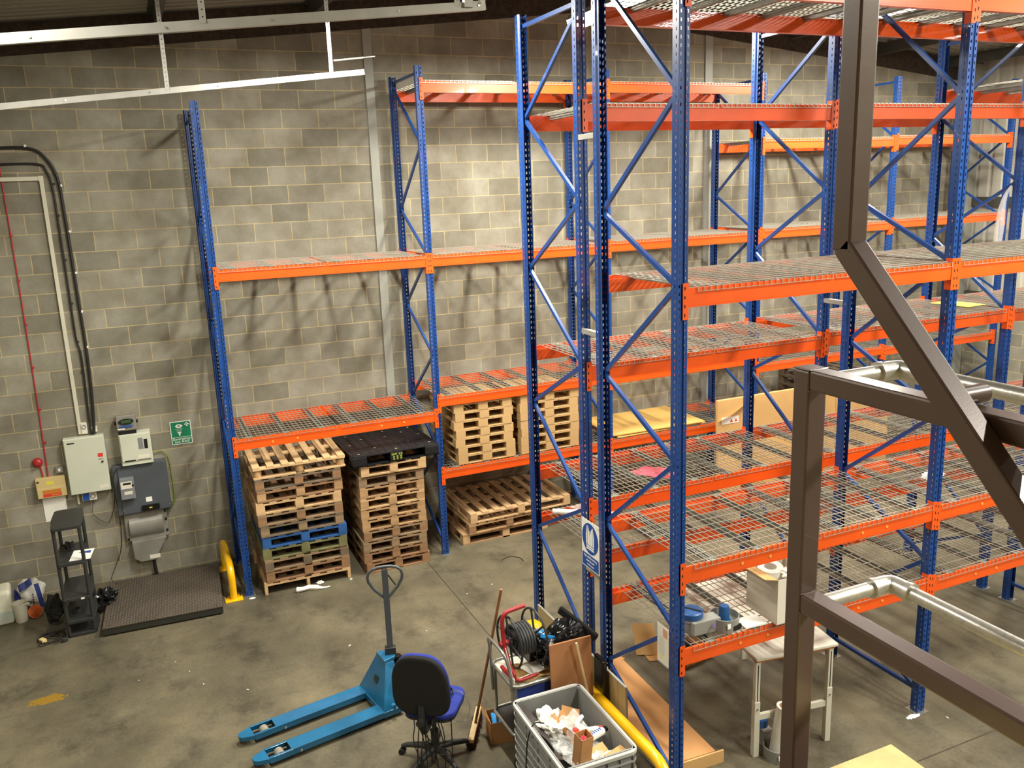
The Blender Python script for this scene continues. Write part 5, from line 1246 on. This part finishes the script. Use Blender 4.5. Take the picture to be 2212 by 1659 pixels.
# ------------------------------------------------------------------ litter on the floor
random.seed(21)
spots = [(.38, -2.92, .035, .015), (1.04, -3.47, .04, .01), (2.25, -2.31, .02, .02), (-1.19, -2.66, .02, .008), (-1.08, -2.97, .015, .012), (-.70, -3.27, .03, .01), (-1.31, -2.40, .015, .01), (-1.66, -2.60, .012, .012), (4.77, -6.56, .03, .012), (1.9, -2.4, .02, .012), (.77, -1.36, .035, .03), (.6, -3.9, .012, .01), (1.2, -3.0, .02, .01)]
where = ['by the tip of the truck handle', 'behind the office chair', 'near the second rack upright', 'in front of the weighing platform', 'on the open floor left of the forks', 'on the floor beyond the fork tips', 'just off the weighing platform corner', 'left on the open floor', 'right of the near upright foot', 'on the aisle floor joint', 'at the corner of the left pallet stack', 'between the truck and the chair', 'on the floor beside the pallet truck']
for (x, y, a, b), wl in zip(spots, where):
    o = obj('paper_scrap', MB().box((0, 0, .002), (a * .8, b * .7, .003)).box((a * .2, b * .3, .004), (a * .4, b * .4, .003), (.3, .2, .5)), M['white'], loc=(x, y, 0), rot=(0, 0, random.uniform(0, 3)))
    tag(o, 'tiny white scrap of paper ' + wl, 'litter', 'paper scraps on the floor')
tag(obj('crumpled_wrap', MB().tube([(-.16, .0, .03), (-.10, -.02, .035), (-.02, 0, .03), (.06, -.03, .025), (.14, -.05, .012), (.22, -.05, .01)], [.035, .025, .03, .03, .012, .008], 7, 3), M['wrap'], loc=(.27, -1.40, 0)), 'crumpled white wrap on the floor in front of the left pallet stack', 'litter')
tag(obj('crumpled_wrap', MB().blob((0, 0, .025), (.06, .035, .03), 3, .5, 4), M['wrap'], loc=(.40, -1.32, 0)), 'small ball of white wrap by the middle of the left pallet stack', 'litter')
tag(obj('crumpled_wrap', MB().blob((0, 0, .006), (.10, .035, .006), 3, .5, 4), M['white'], loc=(4.52, -6.42, 0)), 'white dust patch beside the near rack upright', 'litter')
tag(obj('crumpled_wrap', MB().blob((0, 0, .004), (.05, .03, .006), 8, .5, 4), M['white'], loc=(-.40, -1.31, 0)), 'white residue around the first rack foot', 'litter')
tag(obj('strapping', MB().tube([(2.62, -1.75, .005), (2.75, -1.70, .005), (2.85, -1.78, .005), (2.86, -1.9, .005)], .004, 6, 4), M['cableblack']), 'curled black strap on the floor past the middle rack', 'strap')

# ------------------------------------------------------------------ camera, world, view
cam = bpy.data.cameras.new('camera'); co = bpy.data.objects.new('camera', cam); COL.objects.link(co)
cam.sensor_width = 36; cam.lens = 36 * 1847.958 / 2212; cam.clip_start = .05
a, b, c = -0.40955379, 1.34525191, -0.0373416233
ca_, sa = math.cos(a), math.sin(a); cb_, sb = math.cos(b), math.sin(b); cc_, sc2_ = math.cos(c), math.sin(c)
Rz = Matrix(((ca_, -sa, 0), (sa, ca_, 0), (0, 0, 1))); Rx = Matrix(((1, 0, 0), (0, cb_, -sb), (0, sb, cb_))); Rc = Matrix(((cc_, -sc2_, 0), (sc2_, cc_, 0), (0, 0, 1)))
co.matrix_world = Matrix.Translation((-1.21166733, -11.1185008, 4.6225035)) @ (Rz @ Rx @ Rc).to_4x4()
bpy.context.scene.camera = co
wld = bpy.data.worlds.new('world'); bpy.context.scene.world = wld; wld.use_nodes = True
wld.node_tree.nodes['Background'].inputs[0].default_value = (.5, .5, .5, 1); wld.node_tree.nodes['Background'].inputs[1].default_value = .02
vs_ = bpy.context.scene.view_settings; vs_.view_transform = 'Standard'; vs_.look = 'None'; vs_.exposure = 0.3; vs_.gamma = 1; vs_.use_curve_mapping = False
